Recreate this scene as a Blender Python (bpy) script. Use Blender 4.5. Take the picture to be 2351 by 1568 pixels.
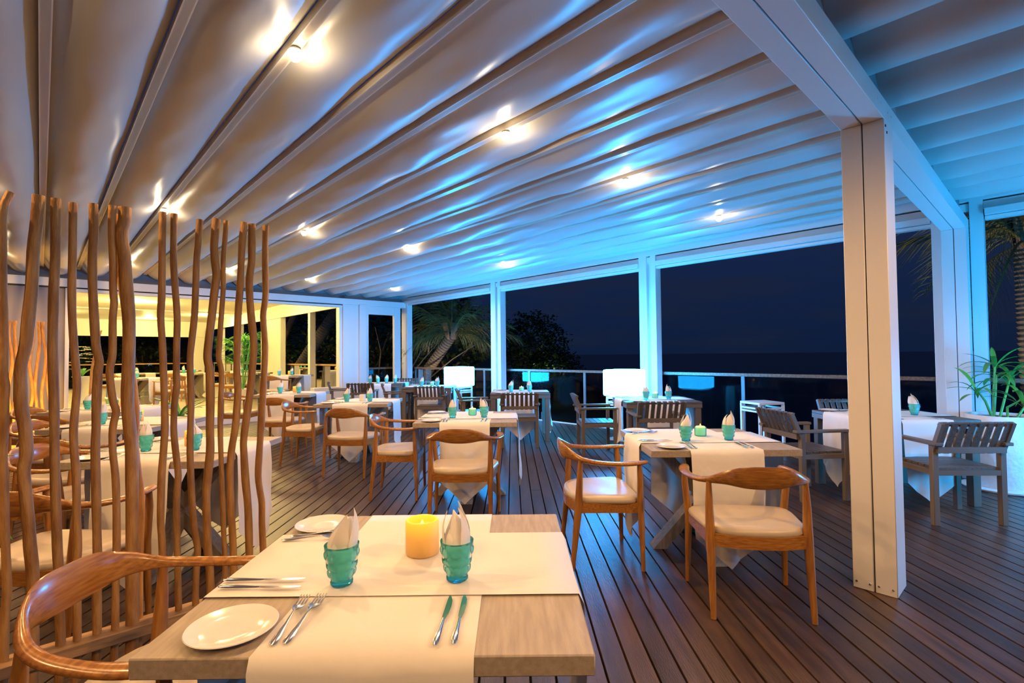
import bpy, math, random
from mathutils import Vector, Matrix, noise
random.seed(7)
for o in list(bpy.data.objects): bpy.data.objects.remove(o)
S = bpy.context.scene
COL = S.collection
R = math.radians
# ------------------------------------------------------------------ camera
FPX = 1165.0; PITCH = .0268; ROLL = .0100; EYE = 1.35
fwd = Vector((0, math.cos(PITCH), math.sin(PITCH)))
up0 = Vector((0, -math.sin(PITCH), math.cos(PITCH)))
rt = Vector((1, 0, 0)) * math.cos(ROLL) - up0 * math.sin(ROLL)
up = up0 * math.cos(ROLL) + Vector((1, 0, 0)) * math.sin(ROLL)
cam = bpy.data.cameras.new('camera'); co = bpy.data.objects.new('camera', cam); COL.objects.link(co)
cam.sensor_width = 36; cam.lens = 36 * FPX / 2351; cam.clip_start = .03; cam.clip_end = 8000
m = Matrix((rt, up, -fwd)).transposed().to_4x4(); m.translation = (0, 0, EYE); co.matrix_world = m
S.camera = co
# ------------------------------------------------------------------ colour management and exposure
S.view_settings.view_transform = 'Standard'; S.view_settings.look = 'None'
S.view_settings.gamma = 1; S.view_settings.use_curve_mapping = False
S.view_settings.exposure = 0.0
# ------------------------------------------------------------------ light levels
WARM = (1.0, .55, .205)
YELLOW = (1.0, .70, .22)
BLUE = (.0, .36, 1.0)
P_SPOT = 88.0; P_GLOW = 4.5; P_ROOM = 205.0; L_CUBE = 140.0; P_CANDLE = .10
# ------------------------------------------------------------------ world: night sky over the sea
W = bpy.data.worlds.new('world'); S.world = W; W.use_nodes = True
nt = W.node_tree; nt.nodes.clear()
def N(nt, t, **k):
    n = nt.nodes.new(t)
    for a, b in k.items(): setattr(n, a, b)
    return n
out = N(nt, 'ShaderNodeOutputWorld'); bg = N(nt, 'ShaderNodeBackground')
tc = N(nt, 'ShaderNodeTexCoord'); sp = N(nt, 'ShaderNodeSeparateXYZ'); rp = N(nt, 'ShaderNodeValToRGB')
ns = N(nt, 'ShaderNodeTexNoise'); mp = N(nt, 'ShaderNodeMapping'); mx = N(nt, 'ShaderNodeMix', data_type='RGBA')
nt.links.new(tc.outputs['Generated'], sp.inputs[0]); nt.links.new(sp.outputs[2], rp.inputs[0])
rp.color_ramp.elements[0].position = 0.0; rp.color_ramp.elements[0].color = (.004, .012, .042, 1)
rp.color_ramp.elements[1].position = .35; rp.color_ramp.elements[1].color = (.011, .023, .082, 1)
mp.inputs['Scale'].default_value = (1, 1, 5); nt.links.new(tc.outputs['Generated'], mp.inputs[0]); nt.links.new(mp.outputs[0], ns.inputs[0])
ns.inputs['Scale'].default_value = 5; ns.inputs['Detail'].default_value = 6
cr = N(nt, 'ShaderNodeValToRGB'); cr.color_ramp.elements[0].position = .42; cr.color_ramp.elements[1].position = .68
cr.color_ramp.elements[0].color = (0, 0, 0, 1); cr.color_ramp.elements[1].color = (.6, .6, .6, 1)
nt.links.new(ns.outputs[0], cr.inputs[0]); nt.links.new(cr.outputs[0], mx.inputs[0]); nt.links.new(rp.outputs[0], mx.inputs[6])
mx.inputs[7].default_value = (.011, .016, .036, 1)
nt.links.new(mx.outputs[2], bg.inputs[0]); bg.inputs[1].default_value = 1.0; nt.links.new(bg.outputs[0], out.inputs[0])
# ------------------------------------------------------------------ pergola frame: local axes b (along the roof beams), w (along the bars)
AL = R(47.1); PZ = math.pi / 2 - AL
BX, BY = math.sin(AL), math.cos(AL); WX, WY = -math.cos(AL), math.sin(AL)
def bw(b, w, z=0): return (b * BX + w * WX, b * BY + w * WY, z)

def lamp(kind, name, loc, power, color, rad=.03, parent=None, spot=None, blend=.6, rot=None):
    l = bpy.data.lights.new(name, kind); l.energy = power; l.color = color
    if kind in ('POINT', 'SPOT'): l.shadow_soft_size = rad
    if kind == 'SPOT': l.spot_size = spot; l.spot_blend = blend
    o = bpy.data.objects.new(name, l); COL.objects.link(o); o.location = loc
    if rot: o.rotation_euler = rot
    if parent: o.parent = parent
    return o
# interior yellow fill points; front ones at recessed lamps, rear ones added without fixture
for (b_, w_, p_) in [(1.2, 14.6, 1.1), (4.0, 14.6, 1.0), (2.0, 18.2, 1.0), (-2.0, 17.5, .9), (4.6, 22.0, .9), (0.0, 22.5, 1.2), (-5, 22, 1.0), (3.2, 25.0, .6)]:
    lamp('POINT', 'room_fill', bw(b_, w_, 2.75), P_ROOM * p_, YELLOW, .12)

# ------------------------------------------------------------------ materials
def mat(name, col, rough=.5, metal=0.0, spec=.5, noise_s=0, noise_a=.0, bump=0, bump_s=0, stretch=(1, 1, 1), col2=None, emit=None, estr=0, sheen=0, rnd=0, coat=0, ramp=(.3, .7), space='Object', detail=4):
    M = bpy.data.materials.new(name); M.use_nodes = True; t = M.node_tree; b = t.nodes['Principled BSDF']
    b.inputs['Base Color'].default_value = (*col, 1); b.inputs['Roughness'].default_value = rough
    b.inputs['Metallic'].default_value = metal; b.inputs['Specular IOR Level'].default_value = spec
    if coat: b.inputs['Coat Weight'].default_value = coat; b.inputs['Coat Roughness'].default_value = .15
    if emit: b.inputs['Emission Color'].default_value = (*emit, 1); b.inputs['Emission Strength'].default_value = estr
    tc = N(t, 'ShaderNodeTexCoord'); mp = N(t, 'ShaderNodeMapping'); mp.inputs['Scale'].default_value = stretch
    t.links.new(tc.outputs[space], mp.inputs[0])
    src = None
    if rnd:
        oi = N(t, 'ShaderNodeObjectInfo'); vm = N(t, 'ShaderNodeVectorMath', operation='MULTIPLY_ADD')
        cb = N(t, 'ShaderNodeCombineXYZ')
        for i in range(3): t.links.new(oi.outputs['Random'], cb.inputs[i])
        t.links.new(cb.outputs[0], vm.inputs[0]); vm.inputs[1].default_value = (37, 53, 71); t.links.new(mp.outputs[0], vm.inputs[2]); vec = vm.outputs[0]
    else: vec = mp.outputs[0]
    if noise_s:
        n = N(t, 'ShaderNodeTexNoise'); n.inputs['Scale'].default_value = noise_s; n.inputs['Detail'].default_value = detail
        t.links.new(vec, n.inputs[0]); r = N(t, 'ShaderNodeValToRGB')
        c2 = col2 or tuple(c * (1 - noise_a) for c in col)
        r.color_ramp.elements[0].position = ramp[0]; r.color_ramp.elements[1].position = ramp[1]
        r.color_ramp.elements[0].color = (*c2, 1); r.color_ramp.elements[1].color = (*col, 1)
        t.links.new(n.outputs[0], r.inputs[0]); src = r.outputs[0]
        if rnd:
            hs = N(t, 'ShaderNodeHueSaturation'); mr = N(t, 'ShaderNodeMapRange'); mr.inputs[3].default_value = 1 - rnd; mr.inputs[4].default_value = 1 + rnd
            t.links.new(oi.outputs['Random'], mr.inputs[0]); t.links.new(mr.outputs[0], hs.inputs['Value']); t.links.new(src, hs.inputs['Color']); src = hs.outputs[0]
        t.links.new(src, b.inputs['Base Color'])
    if bump:
        n2 = N(t, 'ShaderNodeTexNoise'); n2.inputs['Scale'].default_value = bump_s; n2.inputs['Detail'].default_value = 3
        t.links.new(vec, n2.inputs[0]); bp = N(t, 'ShaderNodeBump'); bp.inputs['Strength'].default_value = bump; bp.inputs['Distance'].default_value = .01
        t.links.new(n2.outputs[0], bp.inputs['Height']); t.links.new(bp.outputs[0], b.inputs['Normal'])
    return M

M = {}
M['deck'] = mat('deck_wood', (.098, .054, .034), .33, noise_s=3.0, col2=(.034, .019, .013), stretch=(9, .7, 4), rnd=.34, bump=.25, bump_s=30, ramp=(.3, .75))
M['under'] = mat('dark_joists', (.012, .01, .009), .9)
M['white'] = mat('white_aluminium', (.78, .76, .74), .38, noise_s=1.5, noise_a=.05)
M['white_in'] = mat('cream_frame', (.80, .78, .70), .5, noise_s=2, noise_a=.05)
M['grey'] = mat('grey_plaster', (.30, .27, .28), .8, noise_s=2, noise_a=.12)
M['groove'] = mat('dark_groove', (.03, .03, .03), .8)
M['fabric'] = mat('roof_fabric', (.62, .60, .58), .36, noise_s=1.2, noise_a=.05, bump=.12, bump_s=9, stretch=(1, .35, 1))
M['bar'] = mat('fabric_bar', (.78, .70, .60), .3)
M['ceil'] = mat('interior_ceiling', (.80, .76, .62), .8, noise_s=1, noise_a=.05)
M['infloor'] = mat('pale_floor_boards', (.52, .47, .36), .45, noise_s=3, noise_a=.3, stretch=(8, .6, 1), rnd=.12)
M['glass'] = None
M['teak'] = mat('teak', (.40, .178, .036), .28, noise_s=5, col2=(.23, .086, .016), stretch=(14, 14, 1.5), rnd=.12, bump=.04, bump_s=30, ramp=(.3, .7), coat=.3)
M['teak_rail'] = mat('teak_rail', (.42, .186, .037), .26, noise_s=6, col2=(.22, .082, .016), stretch=(2, 12, 22), rnd=.12, bump=.04, bump_s=30, ramp=(.3, .7), coat=.3)
M['leather'] = mat('cream_leather', (.54, .45, .34), .36, noise_s=6, noise_a=.1, bump=.1, bump_s=60)
M['oak'] = mat('weathered_oak', (.43, .36, .285), .55, noise_s=5, col2=(.29, .235, .18), stretch=(14, 1.6, 14), rnd=.06, bump=.15, bump_s=40, ramp=(.25, .75))
M['oak_leg'] = mat('weathered_oak_leg', (.40, .34, .27), .6, noise_s=5, col2=(.24, .20, .16), stretch=(12, 12, 2), rnd=.06)
M['greywood'] = mat('dark_grey_teak', (.125, .095, .074), .5, noise_s=6, col2=(.064, .048, .038), stretch=(10, 3, 10), rnd=.12)
M['greymetal'] = mat('taupe_metal', (.140, .108, .080), .45, noise_s=3, noise_a=.1, rnd=.1)
M['linen'] = mat('white_linen', (.80, .77, .73), .75, noise_s=4, noise_a=.06, bump=.25, bump_s=14, sheen=1)
M['china'] = mat('white_china', (.84, .82, .79), .12, noise_s=2, noise_a=.02, coat=.4)
M['steel'] = mat('polished_steel', (.72, .70, .67), .16, metal=1, noise_s=20, noise_a=.08)
M['driftwood'] = mat('peeled_branch', (.54, .28, .078), .55, noise_s=7, col2=(.32, .138, .032), stretch=(5, 5, 1.1), rnd=.15, bump=.5, bump_s=22, ramp=(.3, .65))
M['rail'] = mat('rough_batten', (.50, .30, .135), .6, noise_s=6, col2=(.33, .18, .075), stretch=(1.2, 10, 10), rnd=.1, bump=.2, bump_s=30)
M['railing'] = mat('hardwood_handrail', (.28, .16, .095), .5, noise_s=5, col2=(.08, .05, .035), stretch=(1, 8, 8))
M['post'] = mat('steel_post', (.22, .22, .23), .35, metal=.7, noise_s=5, noise_a=.1)
M['pot'] = mat('white_rough_pot', (.78, .77, .76), .8, noise_s=9, noise_a=.08, bump=1.0, bump_s=22)
M['soil'] = mat('potting_soil', (.09, .055, .035), .95, noise_s=30, noise_a=.5)
M['leaf'] = mat('green_leaf', (.12, .42, .06), .4, noise_s=6, col2=(.06, .26, .04), rnd=.25)
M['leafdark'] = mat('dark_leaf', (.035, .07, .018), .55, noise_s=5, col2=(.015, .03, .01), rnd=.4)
M['frond'] = mat('palm_frond', (.19, .18, .055), .5, noise_s=3, col2=(.08, .085, .028), rnd=.35)
M['dryfrond'] = mat('dry_palm_sheath', (.30, .19, .10), .8, noise_s=6, col2=(.13, .08, .045), bump=.4, bump_s=20)
M['bark'] = mat('palm_bark', (.17, .14, .11), .85, noise_s=7, col2=(.07, .052, .04), stretch=(2, 2, 9), bump=.8, bump_s=14)
M['sand'] = mat('dark_garden_soil', (.035, .032, .024), .95, noise_s=1.5, col2=(.012, .014, .008))
M['darktimber'] = mat('dark_timber', (.055, .028, .014), .7, noise_s=4, noise_a=.5, stretch=(6, 6, .6))
M['sea'] = mat('night_sea', (.004, .008, .02), .35, noise_s=.05, noise_a=.3, stretch=(1, 4, 1), bump=.5, bump_s=.6)
M['lampbox'] = mat('lamp_housing', (.7, .66, .6), .3, noise_s=4, noise_a=.05)
M['lit'] = mat('lit_lamp', (1, .9, .75), .5, emit=(1, .80, .52), estr=34)
M['roomlit'] = mat('lit_downlight', (1, .9, .7), .5, emit=(1, .88, .6), estr=14)
M['cube'] = mat('lit_blue_lamp', (.9, .95, 1), .4, emit=(.012, .37, 1.0), estr=L_CUBE)
M['cube_dim'] = mat('lit_blue_lamp_dimmer', (.9, .95, 1), .4, emit=(.012, .40, 1.0), estr=L_CUBE * .8)
M['petal'] = mat('white_petal', (.86, .82, .78), .5, noise_s=8, noise_a=.06)
M['red'] = mat('red_light', (.5, .1, .05), .5, emit=(1, .25, .1), estr=1.5)
M['warmwin'] = mat('distant_lit_window', (.6, .6, .5), .5, emit=(.75, .9, .7), estr=.8)

def candle_mat():
    Mx = bpy.data.materials.new('glowing_wax'); Mx.use_nodes = True; t = Mx.node_tree; b = t.nodes['Principled BSDF']
    b.inputs['Base Color'].default_value = (.60, .34, .12, 1); b.inputs['Roughness'].default_value = .5
    tc = N(t, 'ShaderNodeTexCoord'); s = N(t, 'ShaderNodeSeparateXYZ'); r = N(t, 'ShaderNodeValToRGB')
    t.links.new(tc.outputs['Object'], s.inputs[0]); mr = N(t, 'ShaderNodeMapRange'); mr.inputs[2].default_value = .1; t.links.new(s.outputs[2], mr.inputs[0])
    t.links.new(mr.outputs[0], r.inputs[0]); e = r.color_ramp.elements
    e[0].position = 0; e[0].color = (.10, .035, .004, 1); e[1].position = 1; e[1].color = (1.0, .55, .0, 1)
    k = r.color_ramp.elements.new(.5); k.color = (.42, .16, .008, 1)
    t.links.new(r.outputs[0], b.inputs['Emission Color']); b.inputs['Emission Strength'].default_value = .85
    return Mx
M['wax'] = candle_mat()
M['tea'] = mat('lit_white_wax', (.8, .7, .5), .5, emit=(1, .70, .22), estr=.55)
M['flame'] = mat('candle_glow', (1, .8, .3), .5, emit=(1, .82, .12), estr=2.5)

def glass_mat(name, tint, refl_rough=.02, ior=1.45, milky=0, milk=(1, 1, 1), bump=0):
    Mx = bpy.data.materials.new(name); Mx.use_nodes = True; t = Mx.node_tree; t.nodes.clear()
    o = N(t, 'ShaderNodeOutputMaterial'); mx = N(t, 'ShaderNodeMixShader'); tr = N(t, 'ShaderNodeBsdfTransparent'); gl = N(t, 'ShaderNodeBsdfGlossy'); fr = N(t, 'ShaderNodeFresnel')
    tr.inputs[0].default_value = (*tint, 1); gl.inputs['Roughness'].default_value = refl_rough; fr.inputs[0].default_value = ior
    t.links.new(fr.outputs[0], mx.inputs[0]); base = tr.outputs[0]
    if milky:
        df = N(t, 'ShaderNodeBsdfDiffuse'); df.inputs[0].default_value = (*milk, 1)
        tl = N(t, 'ShaderNodeBsdfTranslucent'); tl.inputs[0].default_value = (*milk, 1)
        m3 = N(t, 'ShaderNodeMixShader'); t.links.new(df.outputs[0], m3.inputs[1]); t.links.new(tl.outputs[0], m3.inputs[2])
        m2 = N(t, 'ShaderNodeMixShader'); m2.inputs[0].default_value = milky
        t.links.new(tr.outputs[0], m2.inputs[1]); t.links.new(m3.outputs[0], m2.inputs[2]); base = m2.outputs[0]
    t.links.new(base, mx.inputs[1]); t.links.new(gl.outputs[0], mx.inputs[2]); t.links.new(mx.outputs[0], o.inputs[0])
    return Mx
M['glass'] = glass_mat('railing_glass', (.46, .54, .62), .01, 1.18)
M['tumbler'] = glass_mat('turquoise_glass', (.72, .98, .97), .05, 1.18, .34, (.20, .86, .88))
M['tumbler_base'] = glass_mat('thick_blue_glass', (.40, .88, .95), .04, 1.25, .35, (.05, .66, .80))

# ------------------------------------------------------------------ mesh builder
class MB:
    def __init__(s): s.v = []; s.f = []
    def quadbox(s, c):                                      # eight corners, bottom ring then top ring
        k = len(s.v); s.v += [tuple(p) for p in c]
        s.f += [tuple(k + i for i in q) for q in ((3, 2, 1, 0), (4, 5, 6, 7), (0, 1, 5, 4), (1, 2, 6, 5), (2, 3, 7, 6), (3, 0, 4, 7))]; return s
    def box(s, x0, x1, y0, y1, z0, z1):
        return s.quadbox([(x0, y0, z0), (x1, y0, z0), (x1, y1, z0), (x0, y1, z0), (x0, y0, z1), (x1, y0, z1), (x1, y1, z1), (x0, y1, z1)])
    def bar(s, p, q, a, b, upv=(0, 0, 1), a2=None, b2=None):        # rectangular bar from p to q, full widths a (side) and b (up)
        p, q = Vector(p), Vector(q); d = (q - p).normalized(); u = Vector(upv)
        sd = d.cross(u)
        if sd.length < 1e-4: sd = d.cross(Vector((0, 1, 0)))
        sd.normalize(); u = sd.cross(d).normalized(); a2 = a2 or a; b2 = b2 or b
        c = []
        for P_, A, B in ((p, a, b), (q, a2, b2)):
            c += [P_ - sd * A / 2 - u * B / 2, P_ + sd * A / 2 - u * B / 2, P_ + sd * A / 2 + u * B / 2, P_ - sd * A / 2 + u * B / 2]
        return s.quadbox(c)
    def tube(s, pts, rad, n=8, flat=1.0, cap=True):
        pts = [Vector(p) for p in pts]; k0 = len(s.v); N_ = len(pts); prev = None
        if not hasattr(rad, '__len__'): rad = [rad] * N_
        for i, p in enumerate(pts):
            d = (pts[min(i + 1, N_ - 1)] - pts[max(i - 1, 0)]).normalized()
            if prev is None:
                a = d.cross(Vector((0, 0, 1)));
                if a.length < .1: a = d.cross(Vector((0, 1, 0)))
            else: a = prev - d * prev.dot(d)
            a.normalize(); prev = a; b = d.cross(a)
            for j in range(n):
                t = 2 * math.pi * j / n; s.v.append(tuple(p + a * math.cos(t) * rad[i] + b * math.sin(t) * rad[i] * flat))
        for i in range(N_ - 1):
            for j in range(n):
                j2 = (j + 1) % n; A = k0 + i * n
                s.f.append((A + j, A + j2, A + n + j2, A + n + j))
        if cap:
            s.f.append(tuple(k0 + j for j in range(n))[::-1]); s.f.append(tuple(k0 + (N_ - 1) * n + j for j in range(n)))
        return s
    def lathe(s, prof, n=20, c=(0, 0, 0), fn=None, capb=True, capt=False):
        k0 = len(s.v)
        for (r, z) in prof:
            for j in range(n):
                t = 2 * math.pi * j / n; rr = r if fn is None else fn(r, z, t)
                s.v.append((c[0] + rr * math.cos(t), c[1] + rr * math.sin(t), c[2] + z))
        for i in range(len(prof) - 1):
            for j in range(n):
                j2 = (j + 1) % n; A = k0 + i * n; s.f.append((A + j, A + j2, A + n + j2, A + n + j))
        if capb: s.f.append(tuple(k0 + j for j in range(n))[::-1])
        if capt: s.f.append(tuple(k0 + (len(prof) - 1) * n + j for j in range(n)))
        return s
    def grid(s, rows):                                      # rows of points -> sheet
        k0 = len(s.v); n = len(rows[0])
        for r in rows: s.v += [tuple(p) for p in r]
        for i in range(len(rows) - 1):
            for j in range(n - 1):
                A = k0 + i * n + j; s.f.append((A, A + 1, A + n + 1, A + n))
        return s
    def sweep(s, ctrl, n=12, sub=6, rnd=1.0):               # ctrl: x,y,z,width,height ; section horizontal normal x vertical
        P_ = []
        C = [ctrl[0]] + list(ctrl) + [ctrl[-1]]
        for i in range(1, len(C) - 2):
            for k in range(sub):
                t = k / sub
                P_.append([.5 * (2 * C[i][q] + (C[i + 1][q] - C[i - 1][q]) * t + (2 * C[i - 1][q] - 5 * C[i][q] + 4 * C[i + 1][q] - C[i + 2][q]) * t * t + (3 * C[i][q] - C[i - 1][q] - 3 * C[i + 1][q] + C[i + 2][q]) * t ** 3) for q in range(6)])
        P_.append(list(ctrl[-1])); k0 = len(s.v); m_ = len(P_)
        for i, p in enumerate(P_):
            a = Vector(P_[min(i + 1, m_ - 1)][:3]) - Vector(P_[max(i - 1, 0)][:3]); a.normalize()
            h = a.cross(Vector((0, 0, 1))); h.normalize(); u = h.cross(a); tilt = p[5]
            h2 = h * math.cos(tilt) + u * math.sin(tilt); u2 = -h * math.sin(tilt) + u * math.cos(tilt)
            for j in range(n):
                t = 2 * math.pi * j / n; cc, ss = math.cos(t), math.sin(t)
                s.v.append(tuple(Vector(p[:3]) + h2 * cc * p[3] / 2 + u2 * ss * p[4] / 2))
        for i in range(m_ - 1):
            for j in range(n):
                j2 = (j + 1) % n; A = k0 + i * n; s.f.append((A + j, A + j2, A + n + j2, A + n + j))
        s.f.append(tuple(k0 + j for j in range(n))[::-1]); s.f.append(tuple(k0 + (m_ - 1) * n + j for j in range(n)))
        return s
    def mesh(s, name, material, smooth=None):
        me = bpy.data.meshes.new(name); me.from_pydata(s.v, [], s.f)
        if material: me.materials.append(material)
        if smooth is not None:
            me.polygons.foreach_set('use_smooth', [True] * len(me.polygons))
            if smooth < 180: me.set_sharp_from_angle(angle=R(smooth))
        me.update(); return me
def bevel(me, w=.003, seg=1):
    import bmesh
    b = bmesh.new(); b.from_mesh(me)
    bmesh.ops.bevel(b, geom=b.edges[:], offset=w, segments=seg, affect='EDGES', profile=.6); b.to_mesh(me); b.free()
    me.polygons.foreach_set('use_smooth', [True] * len(me.polygons)); me.set_sharp_from_angle(angle=R(40)); return me

def link(name, me, parent=None, loc=None, rz=None):
    o = bpy.data.objects.new(name, me); COL.objects.link(o)
    if parent: o.parent = parent
    if loc: o.location = loc
    if rz is not None: o.rotation_euler = (0, 0, rz)
    return o
def tag(o, label=None, cat=None, group=None, kind=None):
    if label: o['label'] = label
    if cat: o['category'] = cat
    if group: o['group'] = group
    if kind: o['kind'] = kind
    return o
def thing(name, label, cat, loc=(0, 0, 0), rz=0, group=None, kind=None):
    return tag(link(name, None, None, loc, rz), label, cat, group, kind)
def dup(root, loc, rz, label=None, group=None):
    r = root.copy(); COL.objects.link(r); r.location = loc; r.rotation_euler = (0, 0, rz)
    if label: r['label'] = label
    if group: r['group'] = group
    for ch in list(root.children):
        c = ch.copy(); COL.objects.link(c); c.parent = r
        for g in list(ch.children):
            d = g.copy(); COL.objects.link(d); d.parent = c
    return r
def sbox(name, label, cat, b0, b1, w0, w1, z0, z1, m_, bev=0, kind='structure'):   # box in pergola axes
    me = MB().box(b0, b1, w0, w1, z0, z1).mesh(name, m_)
    if bev: bevel(me, bev)
    o = link(name, me, None, (0, 0, 0), PZ); return tag(o, label, cat, None, kind)
def pbox(name, parent, b0, b1, w0, w1, z0, z1, m_, bev=0):
    me = MB().box(b0, b1, w0, w1, z0, z1).mesh(name, m_)
    if bev: bevel(me, bev)
    return link(name, me, parent)

# ================================================================== STRUCTURE
B_WIN = 7.40; W_WALL = 12.30; BM0, BM1 = .63, .84; Z_BM = 2.655; Z_TOP = 2.775
def ymax(x): return min((B_WIN + .17 - BX * x) / BY, (11.62 - WX * x) / WY)
fl = tag(link('floor', MB().quadbox([(x, y, z) for z in (-.12, -.045) for (x, y) in ((-9, -2.5), (9, -2.5), (9, 1.3), (.1, 10.6))]).quadbox([(x, y, z) for z in (-.12, -.045) for (x, y) in ((-9, -2.5), (.1, 10.6), (-2.45, 13.5), (-9, 7.5))]).mesh('floor', M['under'])),
         'dark hardwood deck of narrow boards with open gaps', 'floor', None, 'structure')
pitch = .107; x = -8.6; i = 0
while x < 8.6:
    x1 = x + pitch - .007; y0 = -2.3; ya, yb = ymax(x), ymax(x1)
    cuts = [y0]
    if i % 3 == 1 and ya > 3: cuts.append(random.uniform(.5, min(ya, 9) - 1.0))
    cuts.append(None)
    for k in range(len(cuts) - 1):
        a = cuts[k] + (.002 if k else 0); ea, eb = (ya, yb) if cuts[k + 1] is None else (cuts[k + 1] - .002,) * 2
        if ea - a < .2: continue
        z = random.uniform(-.0015, 0); me = MB().quadbox([(x, a, -.03), (x1, a, -.03), (x1, eb, -.03), (x, ea, -.03), (x + .002, a, z), (x1 - .002, a, z), (x1 - .002, eb, z), (x + .002, ea, z)]).mesh('plank', M['deck'])
        link('plank', me, fl)
    x += pitch; i += 1
# raised interior floor with its step
inf = tag(link('floor', MB().box(-12, 5.75, 11.66, 28.5, .0, .135).mesh('floor', M['infloor']), None, (0, 0, 0), PZ), 'raised pale board floor of the bright inner dining room', 'floor', None, 'structure')
link('riser', MB().box(-12, 5.75, 11.62, 11.66, -.02, .157).mesh('riser', M['white']), inf)
wv = 11.662; i = 0
while wv < 27.5:
    link('board', MB().box(-12, 5.75, wv, wv + .192, .13, .157).mesh('board', M['infloor']), inf); wv += .2; i += 1

# window wall on the sea side
def post_pair(name, label, b0, b1, w0, w1, z0, z1, num=None):
    t = thing(name, label, 'pillar', (0, 0, 0), PZ, None, 'structure'); mid = (w0 + w1) / 2
    for a, c in ((w0, mid - .003), (mid + .003, w1)): pbox('profile', t, b0, b1, a, c, z0, z1, M['white'], .003)
    pbox('groove_strip', t, b0 + .012, b1 - .012, mid - .003, mid + .003, z0, z1, M['groove'])
    return t
p1 = post_pair('pillar', 'thick white twin-profile pillar carrying the roof beam in the open dining area', 3.44, 3.66, BM0, BM1, 0, Z_BM)
for dw in (-.085, -.02, .02, .085): link('bolt', MB().lathe([(.006, 0), (.006, .004), (.003, .006)], 8, capt=True).mesh('bolt', M['steel'], 30), p1, (3.44, (BM0 + BM1) / 2 + dw, .04)).rotation_euler = (0, -math.pi / 2, 0)
for z_, b_ in ((2.62, 3.47), (2.59, 3.50)): link('bolt', MB().lathe([(.008, 0), (.008, .003)], 8, capt=True).mesh('bolt', M['groove'], 30), p1, (b_, BM0, z_)).rotation_euler = (math.pi / 2, 0, 0)
p2 = post_pair('pillar', 'white twin-profile pillar beside the big planter at the window wall', 7.17, 7.39, BM0, BM1, 0, Z_BM)
bm = thing('beam', 'long white grooved roof beam running from overhead to the planter corner', 'beam', (0, 0, 0), PZ, None, 'structure')
mid = (BM0 + BM1) / 2
for a, c in ((BM0, mid - .003), (mid + .003, BM1)): pbox('profile', bm, -2.5, 7.39, a, c, Z_BM, Z_TOP, M['white'], .003)
pbox('groove_strip', bm, -2.5, 7.39, mid - .003, mid + .003, Z_BM + .015, Z_TOP, M['groove'])
for b_ in (3.30, 3.38, 3.55, 3.63): link('oval_cap', MB().lathe([(.006, 0), (.006, .0015)], 10, capt=True).mesh('oval_cap', M['bar'], 30), bm, (b_, BM0, 2.72)).rotation_euler = (math.pi / 2, 0, 0)
# header of the window wall: stepped boxes, in the three bays left of the corner pillar and to the right of it
hd = thing('trim_1', 'stepped white header with blind box along the top of the sea-side windows', 'header', (0, 0, 0), PZ, None, 'structure')
pbox('gutter', hd, 7.40, 7.62, -8, 12.6, 2.975, 3.12, M['white'], .003)
pbox('shadow_gap', hd, 7.47, 7.60, -8, 12.6, 2.955, 2.98, M['groove'])
pbox('fascia', hd, 7.42, 7.60, -8, 12.6, 2.87, 2.958, M['white'], .002)
for a, c in ((-8, .50), (.95, 4.48), (4.80, 8.33), (8.66, 12.3)):
    pbox('blind_box', hd, 7.36, 7.56, a, c, 2.80, 2.868, M['white'], .002)
    pbox('blind_rail', hd, 7.42, 7.50, a, c, 2.755, 2.795, M['white'], .002)
for k, (a, c, l) in enumerate([(.51, .625, 'slim white window post just right of the corner pillar'), (.855, .95, 'slim white window post just left of the corner pillar'), (4.48, 4.80, 'white window post behind the larger glowing cube lamp'), (8.33, 8.66, 'white window post between the palm view and the sea view'), (12.2, 12.5, 'white corner post where the two glazed walls meet')]):
    t = thing('pillar', l, 'pillar', (0, 0, 0), PZ, None, 'structure')
    if c - a > .31:
        pbox('profile', t, 7.40, 7.56, a, a + .10, 0, 2.98, M['white'], .003)
        pbox('guide_strip', t, 7.47, 7.55, a + .10, a + .17, 0, 2.98, M['bar'], .002)
        pbox('profile', t, 7.40, 7.56, a + .17, c, 0, 2.98, M['white'], .003)
    else: pbox('profile', t, 7.40, 7.56, a, c, 0, 2.98, M['white'], .003)
sbox('trim_2', 'thin pale edge strip where the deck ends at the glass', 'trim', 7.575, 7.615, -5, 12.2, -.04, .012, M['white'])
# wall toward the inner room
wl = thing('wall_left', 'white and grey wall framing the wide opening to the inner dining room', 'wall', (0, 0, 0), PZ, None, 'structure')
pbox('header_beam', wl, -9, 7.4, 12.28, 12.48, 2.68, 2.83, M['white'], .003)
pbox('track', wl, -9, 6.1, 12.34, 12.44, 2.655, 2.68, M['groove'])
pbox('lower_rail', wl, .36, 6.1, 12.32, 12.46, 2.60, 2.655, M['white'])
pbox('upper_panel', wl, -9, 7.5, 12.5, 12.6, 2.8, 3.35, M['grey'])
pbox('grey_panel', wl, -9, .32, 12.36, 12.50, 0, 2.66, M['grey'])
pbox('jamb', wl, .32, .38, 12.33, 12.52, 0, 2.66, M['white'], .003)
pbox('jamb', wl, 5.52, 5.60, 12.34, 12.5, 0, 2.66, M['white_in'], .003)
pbox('column_panel', wl, 5.60, 6.02, 12.30, 12.5, 0, 2.70, M['white'], .004)
pbox('side_post', wl, 6.02, 6.22, 12.25, 12.48, 0, 2.70, M['white'], .004)
w1_ = thing('window_1', 'narrow white-framed window at the corner of the inner wall', 'window', (0, 0, 0), PZ, None, 'structure')
pbox('frame', w1_, 6.22, 6.30, 12.3, 12.4, 0, 2.70, M['white'], .003)
pbox('frame', w1_, 7.06, 7.25, 12.3, 12.4, 0, 2.70, M['white'], .003)
pbox('frame', w1_, 6.30, 7.06, 12.3, 12.4, 2.46, 2.70, M['white'], .003)
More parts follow.
